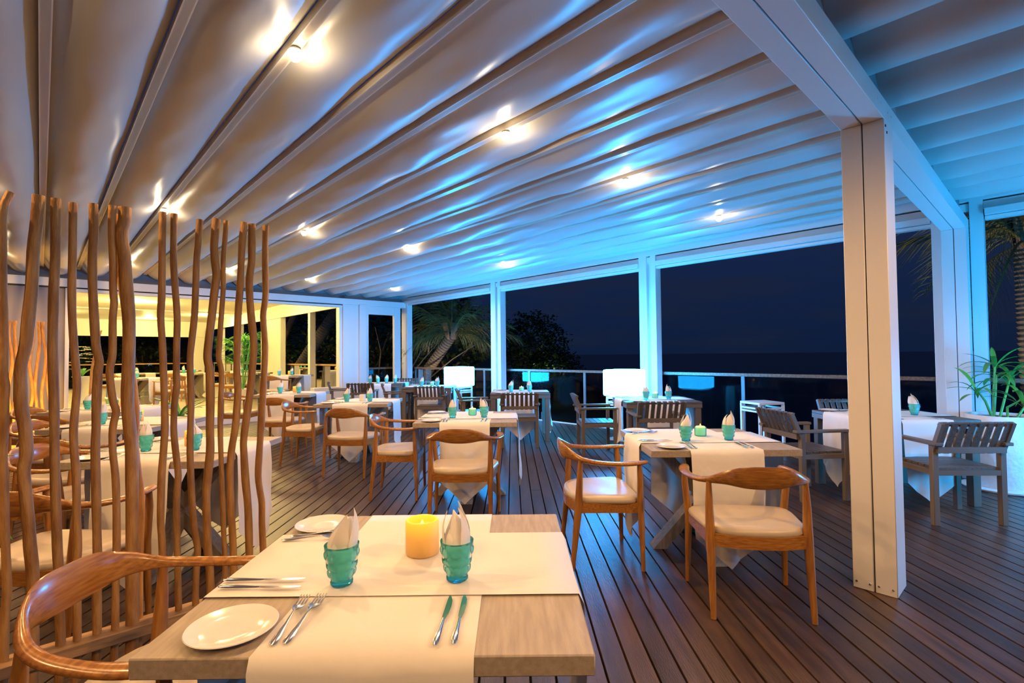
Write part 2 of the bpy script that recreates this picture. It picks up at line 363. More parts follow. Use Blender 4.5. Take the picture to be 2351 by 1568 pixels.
# far half of the roof over and behind, closes the scene against the sky behind the camera is left open
# ---------------- fabric roof
def roof_panel(b0, b1, wa, wb, sagf, z0=3.10, nb=14, dw=.11, seed=0, wr=1.0):
    mb = MB(); rows = []; n = int((wb - wa) / dw)
    for i in range(n + 1):
        w_ = wa + (wb - wa) * i / n; row = []; sag = sagf(w_) if callable(sagf) else sagf
        for j in range(nb + 1):
            t = j / nb; s = 4 * t * (1 - t); s = s ** .8
            e = noise.noise(Vector((w_ * .9, seed * 3.1, t * 1.5))) * .022 + noise.noise(Vector((w_ * 2.6 + t * 2.2, seed * 5.3, t * 3))) * .012 * wr
            e += abs(noise.noise(Vector((w_ * 5 - t * 6, seed, 0)))) * .010 * wr
            row.append((b0 + (b1 - b0) * t, w_, z0 - s * sag - e * (.25 + s)))
        rows.append(row)
    mb.grid(rows); return mb.mesh('fabric_panel', M['fabric'], 180)
ridges = [-2.0, -1.5, -1.0, -.5, 0, .5, 1.0, 1.52, 2.04, 2.55, 3.07, 3.59, 4.10, 4.60, 5.10, 5.60, 6.08, 6.55, 7.02, 7.40]
rf = thing('ceiling', 'white retractable fabric roof hanging in scalloped bays between slim bars', 'ceiling', (0, 0, 0), PZ, None, 'structure')
rf2 = thing('ceiling', 'neighbouring white fabric roof bay beyond the grooved beam', 'ceiling', (0, 0, 0), PZ, None, 'structure')
for i in range(len(ridges) - 1):
    a, c = ridges[i], ridges[i + 1]
    link('fabric_panel', roof_panel(a + .025, c - .025, .80, 12.46, (lambda q: .075 + .105 * min(1, max(0, (q - 2) / 8))) if i < len(ridges) - 2 else .06, seed=i + 1), rf)
    link('fabric_panel', roof_panel(a + .004, c - .004, -6.0, .70, .20 if i < len(ridges) - 2 else .1, seed=i + 40, wr=.25, dw=.2, z0=3.08), rf2)
bar_me = MB().box(-.020, .020, .80, 12.46, 3.035, 3.100).box(-.026, .026, .80, 12.46, 3.035, 3.043).mesh('support_bar', M['bar'])
for r_ in ridges[:-1]: link('support_bar', bar_me, rf, (r_, 0, 0))
bar2 = MB().box(-.02, .02, -6, .70, 3.085, 3.12).mesh('support_bar', M['bar'])
for r_ in ridges[:-1]: link('support_bar', bar2, rf2, (r_, 0, 0))
pbox('side_closure', rf2, -2.5, 7.4, .70, .73, 2.77, 3.25, M['grey'])
# ---------------- spot lamps on the bars
def lampat(b_, w_, label, glow=True, k=1.0):
    t = thing('ceiling_lamp', label, 'lamp', bw(b_, w_, 3.03), PZ, 'small warm lamps on the roof bars')
    hs_ = link('housing', MB().lathe([(.030, 0), (.034, .006), (.030, .016), (.012, .022)], 14, (0, 0, -.016), capt=True).mesh('housing', M['lampbox'], 40), t)
    link('bulb', MB().lathe([(.001, -.066), (.020, -.062), (.034, -.046), (.038, -.028), (.036, -.014)], 14, capt=True).mesh('bulb', M['lit'], 60), hs_)
    lamp('SPOT', 'lamp_beam', (0, 0, -.085), P_SPOT * k, WARM, .03, t, R(166), .45)
    if glow: lamp('POINT', 'lamp_glow', (0, 0, -.105), P_GLOW, (1, .76, .46), .015, t)
rown = ['nearest row', 'middle row', 'far row']
for wi, w_ in enumerate((2.79, 6.78, 10.75)):
    for bi, b_ in enumerate((-.52, 1.0, 2.55, 4.10, 6.08)):
        q = ['above the inner wall end', 'first from the branch screen', 'second from the branch screen', 'third from the branch screen', 'nearest to the sea-side windows'][bi]
        lampat(b_, w_, 'small warm ceiling lamp in the %s, %s' % (rown[wi], q), k=(1.1, .85, 1.6, .8, .18)[bi])
for k, b_ in enumerate((-.52, 1.0, 2.55, 4.10)): lampat(b_, -1.15, 'small warm ceiling lamp beyond the grooved beam, %s' % ['behind the camera', 'over the closest table', 'beside the thick pillar', 'toward the planter'][k], k=(1.0, .9, 1.9, .7)[k])
for w_, l in ((-1.15, 'furthest behind the camera'), (2.79, 'over the far end of the branch screen')): lampat(-1.98, w_, 'added unseen warm lamp to brighten the branches, ' + l, k=1.5)  # extra lamps added out of view to brighten the near side of the branches

# ================================================================== INNER ROOM
rm = thing('wall_back', 'pale walls and headers of the bright inner dining room', 'wall', (0, 0, 0), PZ, None, 'structure')
Zc = 3.02; WF = 26.6
ce = sbox('ceiling', 'warm yellow plaster ceiling of the inner dining room', 'ceiling', -13, 5.7, 12.6, 21.0, Zc, Zc + .1, M['ceil'])
ce2 = sbox('ceiling', 'paler rear ceiling of the inner dining room behind a shallow step', 'ceiling', -13, 5.7, 21.0, 26.9, 2.98, 3.12, M['white_in'])
pbox('far_header', rm, -13, 5.7, WF, WF + .2, 2.36, 2.98, M['white_in'])
pbox('far_header_lip', rm, -13, 5.7, WF - .05, WF, 2.30, 2.42, M['white_in'])
pbox('far_post', rm, 5.0, 5.5, WF - .02, WF + .2, 0, 2.98, M['white_in'])
pbox('far_post', rm, -4.4, -4.2, WF, WF + .2, 0, 2.98, M['white_in'])
pbox('side_header', rm, 5.58, 5.74, 12.5, 28.4, 2.72, 3.02, M['white_in'], .004)
pbox('side_header_lip', rm, 5.52, 5.58, 12.5, 28.4, 2.60, 2.72, M['white_in'], .004)
pbox('side_panel', rm, 5.56, 5.74, 16.9, 18.6, 0, 2.75, M['white_in'])
for a, c in ((12.48, 12.62), (14.35, 14.50), (16.75, 16.92), (18.55, 18.7), (21.3, 21.45), (24.0, 24.2)): pbox('side_post', rm, 5.56, 5.72, a, c, 0, 2.75, M['white_in'], .003)
# recessed ceiling lamps in the room
for (b_, w_) in [(1.2, 14.6), (4.0, 14.6), (2.0, 18.2), (-2.0, 17.5)]:
    t = thing('recessed_light', 'round light in the yellow inner ceiling, %s' % {1.2: 'nearest the grey wall', 4.0: 'nearest the side windows', 2.0: 'deeper in the room', -2.0: 'hidden behind the grey wall'}[b_], 'lamp', bw(b_, w_, Zc), 0, 'recessed room lights')
    link('ring', MB().lathe([(.11, 0), (.11, -.008), (.07, -.012), (.07, 0)], 20, capb=False).mesh('ring', M['white'], 40), t)
    link('diffuser', MB().lathe([(.07, -.006), (.001, -.008)], 20, capb=False).mesh('diffuser', M['roomlit'], 40), t)
# glass railings
def railing(label, b0, b1, w0, w1, z0, top, mpost, mrail, spacing=2.0, glass=True):
    t = thing('glass_railing', label, 'railing', (0, 0, 0), PZ)
    L = math.hypot(b1 - b0, w1 - w0); n = max(1, round(L / spacing)); d = Vector((b1 - b0, w1 - w0, 0)) / L
    link('handrail', MB().bar((b0, w0, top - .022), (b1, w1, top - .022), .08, .045).mesh('handrail', mrail), t)
    for k in range(n + 1):
        p = Vector((b0, w0, 0)) + d * L * k / n
        if k < n:
            q = Vector((b0, w0, 0)) + d * L * (k + 1) / n
            link('glass_pane', MB().bar(p + d * .02 + Vector((0, 0, z0 + .5 * (top - z0) - .01)), q - d * .02 + Vector((0, 0, z0 + .5 * (top - z0) - .01)), .012, top - z0 - .10).mesh('glass_pane', M['glass']), t)
        link('post', MB().bar(p + Vector((0, 0, z0)), p + Vector((0, 0, top - .03)), .035, .05).mesh('post', mpost), t)
        if 0 < k: link('clamp', MB().tube([p - d * .35 + Vector((0, 0, z0)), p - d * .35 + Vector((0, 0, z0 + .16))], .014, 8).mesh('clamp', mpost, 40), t)
    return t
railing('clear glass balustrade with dark wooden handrail along the sea edge of the deck', 7.66, 7.66, .2, 12.2, 0, 1.045, M['post'], M['railing'], 1.5)
railing('clear glass balustrade beyond the planter at the deck corner', 7.66, 7.66, -5, .1, 0, 1.045, M['post'], M['railing'], 1.5)
railing('glass balustrade inside the side windows of the inner dining room', 5.86, 5.86, 12.7, 26.4, .157, 1.15, M['post'], M['rail'], 1.9)
railing('glass balustrade with orange wooden handrail across the far end of the inner room', 5.3, -12, 26.9, 26.9, .157, 1.15, M['post'], M['rail'], 2.4)
railing('short glass balustrade outside the narrow corner window', 6.0, 7.5, 12.9, 12.9, 0, 1.045, M['post'], M['railing'], 1.5)

# ================================================================== OUTSIDE
tag(link('ground', MB().box(-60, 7, 8, 60, -1.9, -1.4).mesh('ground', M['sand'])), 'dark garden ground below the deck', 'ground', None, 'structure')
tag(link('sea', MB().box(-4000, 4000, 3, 6000, -3.2, -3.0).mesh('sea', M['sea'])), 'black night sea out to a straight horizon', 'sea', None, 'structure')

db = thing('building', 'dark timber building with posts behind the far glazing of the inner room', 'building', (0, 0, 0), PZ)
link('wall', MB().box(-14, 7, 34, 34.4, -1.4, 6.5).mesh('wall', M['darktimber']), db)
for k in range(12): link('post', MB().box(-12 + k * 1.5, -11.8 + k * 1.5, 33.6, 33.8, -1.4, 6.3).mesh('post', M['darktimber']), db)
hb = MB(); rows = []
for i in range(9):
    v_ = i / 8; rows.append([(x_, 44 + v_ * 30, -1.6 + (11 * math.sin(v_ * math.pi / 2) ** .8) * min(1, max(0, (-1.5 - x_) / 9)) ** .7 * (1 + .25 * noise.noise(Vector((x_ * .15, v_ * 2, 0))))) for x_ in [-75 + k * 2.5 for k in range(31)]])
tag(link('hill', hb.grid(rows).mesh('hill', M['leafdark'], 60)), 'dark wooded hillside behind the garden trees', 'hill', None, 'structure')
def frond_mesh(L=2.2, droop=1.0, n=26, leaf=.60, seed=0, w=.015):
    rr = random.Random(seed); mb = MB(); pts = []
    for i in range(n + 1):
        t = i / n; pts.append(Vector((L * t * (1 - .16 * t * droop), 0, L * (.42 * t - .62 * droop * t * t))))
    mb.tube(pts[::2], [.028 * (1 - .85 * i / (len(pts[::2]) - 1)) for i in range(len(pts[::2]))], 5, .6)
    for i in range(3, n + 1):
        t = i / n; ll = leaf * math.sin(math.pi * min(1, (t * .86 + .1))) ** .6 * rr.uniform(.85, 1.1)
        for k in (0, 1):
            p = pts[i] - (pts[i] - pts[i - 1]) * k * .5
            for sd in (-1, 1):
                d = Vector((.55 + .3 * t, sd * (.75 - .25 * t), -.25 - .55 * rr.random() * droop)).normalized()
                q1 = p + d * ll * .5; q2 = p + d * ll + Vector((0, 0, -.30 * ll * rr.uniform(.7, 1.4)))
                s_ = Vector((1, 0, .15)) * w * .9
                k0 = len(mb.v); mb.v += [tuple(p - s_ * .5), tuple(p + s_ * .5), tuple(q1 + s_ * .5), tuple(q1 - s_ * .5), tuple(q2)]
                mb.f += [(k0, k0 + 1, k0 + 2, k0 + 3), (k0 + 3, k0 + 2, k0 + 4)]
    return mb.mesh('frond', M['frond'])
FR = [frond_mesh(2.2, d_, seed=i) for i, d_ in enumerate((.6, 1.0, 1.35))]
def ring_trunk(pts, r0, r1, step=.09, n=12):
    P_ = []; Rr = []
    pts = [Vector(p) for p in pts]; L = sum((pts[i + 1] - pts[i]).length for i in range(len(pts) - 1)); m_ = int(L / step)
    for i in range(m_ + 1):
        s_ = i / m_ * (len(pts) - 1); k = min(int(s_), len(pts) - 2); f_ = s_ - k; p = pts[k].lerp(pts[k + 1], f_); r_ = r0 + (r1 - r0) * i / m_
        P_ += [p, p + (pts[k + 1] - pts[k]).normalized() * step * .55]; Rr += [r_ * 1.08, r_ * .93]
    return MB().tube(P_, Rr, n).mesh('trunk', M['bark'], 50)
def palm(label, base, crown, bend, r0, r1, fr, scale=1.0, sheath=True, seed=1):
    base, crown = Vector(base), Vector(crown); t = thing('palm_tree', label, 'palm tree', base)
    c = crown - base; mids = [Vector((0, 0, 0)), c * .35 + Vector(bend), c * .7 + Vector(bend) * .7, c]
    link('trunk', ring_trunk(mids, r0, r1), t)
    rr = random.Random(seed)
    for (az, pit, k, sc) in fr:
        o = link('frond', FR[k], t, tuple(c)); o.rotation_euler = (rr.uniform(-.3, .3), -R(pit), R(az)); o.scale = (sc * scale,) * 3
    if sheath:
        for k in range(5):
            a = k * 1.3; mb = MB(); rows = []
            for i in range(5):
                q = i / 4; rows.append([tuple(c + Vector((math.cos(a + u * .5) * (r1 * (1.1 + q * .9)), math.sin(a + u * .5) * (r1 * (1.1 + q * .9)), -.1 + q * .5 * scale)) * 1) for u in (-1, 0, 1)])
            link('sheath', mb.grid(rows).mesh('sheath', M['dryfrond'], 60), t)
    return t
pc = palm('leaning palm with drooping fronds beyond the left sea-side window', (-3.6, 16.2, -1.4), (-1.85, 15.6, 1.95), (-.25, 0, .1), .20, .15,
     [(5, 8, 1, 1.1), (-20, 20, 1, 1.0), (25, 30, 0, 1.1), (170, 15, 1, 1.0), (200, 30, 0, 1.0), (150, 45, 0, .9), (90, 80, 0, .75), (60, 10, 1, .9), (-60, 30, 1, .9), (-95, 35, 2, .9), (-130, 12, 2, 1.0), (230, 5, 2, 1.0), (-45, 5, 2, 1.0), (15, -5, 2, .95), (185, -8, 2, 1.0), (160, 60, 0, .9), (0, 55, 0, .9)], 1.0)
palm('tall palm with rough trunk at the edge of the photo behind the planter', (9.05, 8.8, -1.4), (9.15, 9.0, 3.25), (0, 0, 0), .17, .15,
     [(180, 20, 1, 1.1), (200, 5, 2, 1.1), (160, 35, 1, 1.2), (140, 10, 1, 1.1), (215, -20, 2, 1.05), (230, 30, 1, 1), (170, -40, 2, .9), (90, 40, 1, 1), (0, 30, 1, 1), (-60, 35, 1, 1), (190, 50, 0, 1.2), (120, 60, 0, 1)], 1.15, seed=4)
palm('slanting ringed palm trunk outside the inner room windows', (-9.3, 19.4, -1.4), (-5.6, 19.4, 4.6), (-.3, 0, 0), .22, .2, [(0, 40, 0, 1), (120, 40, 0, 1), (240, 30, 1, 1)], seed=6)
t = thing('bare_tree', 'thin slanting tree trunk outside the inner room windows', 'tree', (-11.2, 22.3, -1.4))
link('trunk', MB().tube([(0, 0, 0), (.6, 0, 2.2), (1.6, 0, 4.6), (2.3, 0, 7)], [.17, .15, .12, .08], 9).mesh('trunk', M['bark'], 60), t)
def leafclump(name, R0, n, size, seed, material, flat=.8, shell=.5):
    rr = random.Random(seed); mb = MB()
    for _ in range(n):
        while True:
            p = Vector((rr.uniform(-1, 1), rr.uniform(-1, 1), rr.uniform(-1, 1)))
            if shell < p.length < 1: break
        lump = 1 + .35 * noise.noise(p * 2.3 + Vector((seed, 0, 0))); p = Vector((p.x * R0[0], p.y * R0[1], p.z * R0[2])) * lump
        d = Vector((rr.uniform(-1, 1), rr.uniform(-1, 1), rr.uniform(-.6, .6))).normalized() * size * rr.uniform(.6, 1.3)
        s_ = d.cross(Vector((rr.uniform(-1, 1), rr.uniform(-1, 1), 1))).normalized() * size * .28
        k0 = len(mb.v); mb.v += [tuple(p - d * .5), tuple(p + s_), tuple(p + d * .5), tuple(p - s_)]; mb.f.append((k0, k0 + 1, k0 + 2, k0 + 3))
    return mb.mesh(name, material)
def tree(label, base, h, R0, n, size, seed, name='tree'):
    t = thing(name, label, 'tree' if name != 'shrub' else 'shrub', base)
    if h > 0:
        br = MB().tube([(0, 0, 0), (.1, 0, h * .5), (0, 0, h)], [.22, .18, .12], 8)
        for k in range(5):
            a = k * 1.3 + seed; br.tube([(0, 0, h * .55 + k * .15), (math.cos(a) * R0[0] * .4, math.sin(a) * R0[1] * .4, h * .95), (math.cos(a) * R0[0] * .75, math.sin(a) * R0[1] * .7, h + R0[2] * .35)], [.09, .06, .03], 6)
        link('trunk', br.mesh('trunk', M['bark'], 60), t)
    o = link('crown' if h > 0 else 'foliage', leafclump('crown', R0, n, size, seed, M['leafdark']), t, (0, 0, h + R0[2] * .4)); o['kind'] = 'stuff'
    return t
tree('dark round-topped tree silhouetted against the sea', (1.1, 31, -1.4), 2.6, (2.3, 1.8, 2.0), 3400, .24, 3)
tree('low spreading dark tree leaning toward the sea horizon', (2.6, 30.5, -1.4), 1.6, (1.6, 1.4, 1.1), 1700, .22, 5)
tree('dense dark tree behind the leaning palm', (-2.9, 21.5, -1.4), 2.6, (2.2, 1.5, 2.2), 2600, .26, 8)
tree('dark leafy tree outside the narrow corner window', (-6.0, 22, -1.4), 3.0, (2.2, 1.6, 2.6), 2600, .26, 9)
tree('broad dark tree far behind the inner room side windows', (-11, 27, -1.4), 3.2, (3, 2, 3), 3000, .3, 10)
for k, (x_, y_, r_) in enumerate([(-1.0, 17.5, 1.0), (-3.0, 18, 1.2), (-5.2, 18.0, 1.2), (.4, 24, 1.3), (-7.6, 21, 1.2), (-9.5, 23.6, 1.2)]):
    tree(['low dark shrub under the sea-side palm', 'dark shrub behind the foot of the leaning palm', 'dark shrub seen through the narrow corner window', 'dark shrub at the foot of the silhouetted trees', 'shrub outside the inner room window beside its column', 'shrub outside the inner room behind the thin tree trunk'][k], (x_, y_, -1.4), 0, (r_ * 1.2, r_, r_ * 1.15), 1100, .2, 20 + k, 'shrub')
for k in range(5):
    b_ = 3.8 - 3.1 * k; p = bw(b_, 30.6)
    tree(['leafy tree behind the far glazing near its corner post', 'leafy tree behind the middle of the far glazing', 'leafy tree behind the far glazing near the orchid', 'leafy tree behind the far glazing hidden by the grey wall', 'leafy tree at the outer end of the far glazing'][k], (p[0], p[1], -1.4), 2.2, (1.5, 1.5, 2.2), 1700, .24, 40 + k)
# bare branches by the leaning palm
t = thing('bare_shrub', 'spindly bare branches beside the leaning palm', 'shrub', (-4.0, 15.2, -1.4)); rr = random.Random(5)
for k in range(9):
    a = rr.uniform(-.5, 1.2); l = rr.uniform(2.2, 4.2)
    link('branch', MB().tube([(0, 0, 0), (math.sin(a) * l * .3, 0, l * .45), (math.sin(a) * l * .62 + rr.uniform(-.2, .2), .1, l * .72), (math.sin(a) * l, 0, l * .9)], [.035, .026, .017, .006], 5).mesh('branch', M['bark'], 60), t)
t = thing('beach_hut', 'tiny gabled hut with a faint light beyond the palm', 'building', (1.1, 36, -1.4))
link('wall', MB().box(-1.0, 1.0, -1, 1, 0, 3.0).mesh('wall', M['grey']), t)
link('roof', MB().quadbox([(-1.3, -1.3, 3), (1.3, -1.3, 3), (1.3, 1.3, 3), (-1.3, 1.3, 3), (-.05, -1.3, 4.2), (.05, -1.3, 4.2), (.05, 1.3, 4.2), (-.05, 1.3, 4.2)]).mesh('roof', M['grey']), t)
f_ = link('window', MB().box(.2, .6, -1.04, -.98, 1.4, 2.2).mesh('window', M['warmwin']), t)
lamp('SPOT', 'garden_light', (-2.4, 13.6, -1.2), 900, (1.0, .72, .42), .05, None, R(70), .6, (R(118), 0, R(-15)))
lamp('SPOT', 'garden_light', (7.2, 7.2, -1.2), 650, (1.0, .75, .5), .05, None, R(80), .6, (R(140), 0, R(-50)))
lamp('SPOT', 'garden_light', (-6.0, 16.6, -1.2), 60, (1.0, .75, .42), .05, None, R(80), .6, (R(105), 0, R(35)))
lamp('POINT', 'garden_light', (2.3, 29, .3), 35, (.75, 1.0, .4), .1)

# ================================================================== FURNITURE
TW, TD = .935, .90
def cloth_runner(width, length, hang, axis, zt, seed, pts=.19, edge=.012):
    """a runner lying over the tabletop along y, both ends hanging in a point; axis 'x' swaps"""
    mb = MB(); nu = 14; rows = []
    path = []
    H2 = length / 2; nh = 16; ntop = 10
    def samp(side):
        return [(side, k / nh) for k in range(nh, 0, -1)]
    seq = [(-1, k / nh) for k in range(nh, -1, -1)] + [(0, k / ntop) for k in range(1, ntop)] + [(1, k / nh) for k in range(0, nh + 1)]
    for (sd, t) in seq:
        row = []
        for j in range(nu + 1):
            u = j / nu; x_ = (u - .5) * width; Lh = hang - pts * abs(2 * u - 1)
            if sd == 0: p = (x_, -H2 + 2 * H2 * t, zt + .0012 + .001 * noise.noise(Vector((x_ * 8, t * 6, seed))))
            else:
                d = t * Lh; r_ = .012
                if d < r_ * 1.57: a = d / r_; yy = H2 + r_ * math.sin(a); zz = zt - r_ * (1 - math.cos(a))
                else: yy = H2 + r_; zz = zt - r_ - (d - r_ * 1.57)
                wv = (.010 + .020 * t) * math.sin(u * 7 + seed + t * .8) * t + .03 * noise.noise(Vector((u * 3, t * 2, seed + sd * 3))) * t
                p = (x_ * (1 - .03 * t) + .01 * noise.noise(Vector((t * 2, seed, sd))) * t, sd * (yy + abs(wv) + .004 * t), zz + .0012)
            if axis == 'x': p = (p[1], -p[0], p[2])
            row.append(p)
        rows.append(row)
    me = mb.grid(rows).mesh('table_runner', M['linen'], 180)
    return me
RUN_Y = [cloth_runner(.45, TD, .72, 'y', .75, s) for s in (1, 4, 7)]
RUN_X = [cloth_runner(.44, TW, .70, 'x', .7535, s) for s in (2, 5, 8)]
top_me = bevel(MB().box(-TW / 2, TW / 2, -TD / 2, TD / 2, .707, .75).mesh('tabletop', M['oak']), .003)
def xleg(axis):
    a = MB().bar((-.33, 0, .004), (.33, 0, .704), .12, .065, (0, 0, 1)); b_ = None
    return a
XL = []
for (sx, ax) in ((1, 'x'), (-1, 'x'), (1, 'y'), (-1, 'y')):
    off = .0
    mb = MB(); P0 = Vector((-.31 * sx, 0, 0)); P1 = Vector((.31 * sx, 0, .706)); hw = .045; y0, y1 = -.055, .055
    c = [(P0.x - hw, y0, 0), (P0.x + hw, y0, 0), (P0.x + hw, y1, 0), (P0.x - hw, y1, 0), (P1.x - hw, y0, .706), (P1.x + hw, y0, .706), (P1.x + hw, y1, .706), (P1.x - hw, y1, .706)]
    if ax == 'y': c = [(p[1], -p[0], p[2]) for p in c]
    XL.append(MB().quadbox(c).mesh('leg', M['oak_leg']))
def indoor_table(cx_, cy_, label, z0=0):
    t = thing('dining_table', label, 'table', (cx_, cy_, z0), 0, 'weathered oak tables with crossed legs')
    link('tabletop', top_me, t)
    for l_ in XL: link('leg', l_, t)
    return t
otop = bevel(MB().box(-TW / 2, TW / 2, -TD / 2, TD / 2, .722, .75).mesh('tabletop', M['greywood']), .003)
oap = MB().box(-TW / 2, TW / 2, -TD / 2, -TD / 2 + .02, .675, .72).box(-TW / 2, TW / 2, TD / 2 - .02, TD / 2, .675, .72).box(-TW / 2, -TW / 2 + .02, -TD / 2 + .02, TD / 2 - .02, .675, .72).box(TW / 2 - .02, TW / 2, -TD / 2 + .02, TD / 2 - .02, .675, .72).mesh('apron', M['greymetal'])
oleg = bevel(MB().box(-.035, .035, -.035, .035, 0, .72).mesh('leg', M['greymetal']), .003)
def outdoor_table(cx_, cy_, label, z0=0):
    t = thing('dining_table', label, 'table', (cx_, cy_, z0), 0, 'dark outdoor tables')
    link('tabletop', otop, t); link('apron', oap, t)
    for sx in (-1, 1):
        for sy in (-1, 1): link('leg', oleg, t, (sx * (TW / 2 - .045), sy * (TD / 2 - .045), 0))
    return t
# ---- curved teak armchair, facing +y
def make_armchair():
    t = thing('armchair', 'x', 'chair', (0, 0, 0), 0, 'curved teak armchairs with cream seats')
    half = [(0, -.275, .722, .024, .118, -.12), (.09, -.268, .722, .024, .110, -.12), (.17, -.235, .712, .026, .070, -.1), (.235, -.175, .690, .034, .036, 0), (.276, -.09, .675, .040, .030, 0), (.296, .02, .668, .046, .027, 0), (.300, .12, .668, .056, .026, 0), (.285, .20, .672, .060, .024, 0), (.272, .235, .674, .042, .020, 0)]
    full = [(-a[0], *a[1:5], -a[5] if 0 else a[5]) for a in half[:0:-1]] + half
    # keep the lean of the back the same on both halves
    full = [(p[0], p[1], p[2], p[3], p[4], p[5]) for p in full]
    link('back_rail', MB().sweep(full, 14, 5).mesh('back_rail', M['teak_rail'], 60), t)
    for sx in (-1, 1):
        link('leg', MB().tube([(sx * .275, .205, 0), (sx * .270, .2, .22), (sx * .265, .195, .40), (sx * .285, .19, .58), (sx * .288, .185, .668)], [.013, .018, .023, .019, .014], 10).mesh('leg', M['teak'], 60), t)
        link('leg', MB().tube([(sx * .242, -.235, 0), (sx * .240, -.21, .22), (sx * .238, -.19, .40), (sx * .240, -.182, .56), (sx * .238, -.175, .690)], [.014, .020, .025, .020, .013], 10).mesh('leg', M['teak'], 60), t)
        link('side_rail', MB().bar((sx * .262, .19, .388), (sx * .238, -.19, .388), .024, .062).mesh('side_rail', M['teak_rail']), t)
    link('front_rail', MB().bar((-.26, .197, .388), (.26, .197, .388), .024, .060).mesh('front_rail', M['teak_rail']), t)
    mb = MB(); pp = []
    for k in range(9):
        u = -1 + k / 4; pp.append((u * .236, -.192 - .045 * (1 - u * u)))
    for k in range(8):
        (x0, y0), (x1, y1) = pp[k], pp[k + 1]
        mb.quadbox([(x0, y0 - .012, .357), (x1, y1 - .012, .357), (x1, y1 + .012, .357), (x0, y0 + .012, .357), (x0, y0 - .012, .419), (x1, y1 - .012, .419), (x1, y1 + .012, .419), (x0, y0 + .012, .419)])
    link('rear_rail', mb.mesh('rear_rail', M['teak_rail'], 30), t)
    # upholstered seat
    mb = MB(); n = 40; rings = []
    def outline(a):
        c_, s_ = math.cos(a), math.sin(a); e = 5
        r_ = 1 / (abs(c_) ** e + abs(s_) ** e) ** (1 / e); x_, y_ = r_ * c_, r_ * s_
        wx = .272 + .024 * y_; yy = y_ * .205 + (-.04 * (1 - x_ * x_) if y_ < 0 else 0) * abs(y_)
        return x_ * wx, yy
    for (sc, z) in ((.93, .410), (.975, .415), (1.0, .428), (.985, .445), (.93, .456), (.75, .462), (.45, .463), (.15, .463)):
        rings.append([(outline(2 * math.pi * j / n)[0] * sc, outline(2 * math.pi * j / n)[1] * sc, z - (.012 * (1 - sc) if sc < .9 else 0)) for j in range(n)])
    k0 = 0
    for r_ in rings: mb.v += r_
    for i in range(len(rings) - 1):
        for j in range(n):
            j2 = (j + 1) % n; mb.f.append((i * n + j, i * n + j2, (i + 1) * n + j2, (i + 1) * n + j))
    mb.f.append(tuple(range(n))[::-1]); mb.f.append(tuple((len(rings) - 1) * n + j for j in range(n)))
    link('seat', mb.mesh('seat', M['leather'], 60), t)
    return t
arm0 = make_armchair(); arm_used = []
def armchair(x_, y_, deg, label, z=0):
    if not arm_used:
        arm_used.append(1); arm0.location = (x_, y_, z); arm0.rotation_euler = (0, 0, R(deg)); arm0['label'] = label; return arm0
    return dup(arm0, (x_, y_, z), R(deg), label)
# ---- slatted outdoor armchair, facing +y
def make_slatchair():
    t = thing('slatted_armchair', 'x', 'chair', (0, 0, 0), 0, 'dark slatted outdoor armchairs')
    lg = bevel(MB().box(-.022, .022, -.022, .022, 0, .62).mesh('leg', M['greymetal']), .003)
    for sx in (-1, 1):
        link('leg', lg, t, (sx * .255, .22, 0)); link('leg', lg, t, (sx * .255, -.20, 0))
        link('armrest', bevel(MB().box(sx * .26 - .032, sx * .26 + .032, -.27, .255, .62, .645).mesh('armrest', M['greymetal']), .004), t)
        link('side_rail', MB().box(sx * .255 - .018, sx * .255 + .018, -.18, .20, .385, .425).mesh('side_rail', M['greymetal']), t)
    link('front_rail', MB().box(-.235, .235, .20, .235, .385, .425).mesh('front_rail', M['greymetal']), t)
    link('rear_rail', MB().box(-.235, .235, -.22, -.185, .385, .425).mesh('rear_rail', M['greymetal']), t)
    for k in range(7):
        y_ = -.205 + k * .066; link('seat_slat', MB().box(-.235, .235, y_, y_ + .058, .426, .445).mesh('seat_slat', M['greywood']), t)
    # back slats wrap over the top
    a = R(20)
    for k in range(8):
        x_ = -.232 + k * .0664; mb = MB()
        for (p, q, th) in (((0, -.205, .555), (0, -.305, .800), .022),):
            mb.bar((x_, p[1], p[2]), (x_, q[1], q[2]), .042, .012, (0, 1, 0))
            mb.bar((x_, q[1] + .016, q[2] - .004), (x_, q[1] + .045, q[2] - .010), .042, .024, (0, 0, 1))
        link('back_slat', mb.mesh('back_slat', M['greywood']), t)
    link('back_bar', MB().bar((-.25, -.225, .79 - .01), (.25, -.225 - .04, .79 - .01), .02, .02).mesh('back_bar', M['greymetal']), t).location = (0, -.025, 0)
    link('back_bar', MB().bar((-.255, -.235, .585), (.255, -.235, .585), .03, .045).mesh('back_bar', M['greymetal']), t)
    for sx in (-1, 1): link('back_post', MB().bar((sx * .262, -.20, .56), (sx * .262, -.300, .80), .026, .034, (0, 1, 0)).mesh('back_post', M['greymetal']), t)
    return t
sl0 = make_slatchair(); sl_used = []
def slatchair(x_, y_, deg, label, z=0):
    if not sl_used:
        sl_used.append(1); sl0.location = (x_, y_, z); sl0.rotation_euler = (0, 0, R(deg)); sl0['label'] = label; return sl0
    return dup(sl0, (x_, y_, z), R(deg), label)
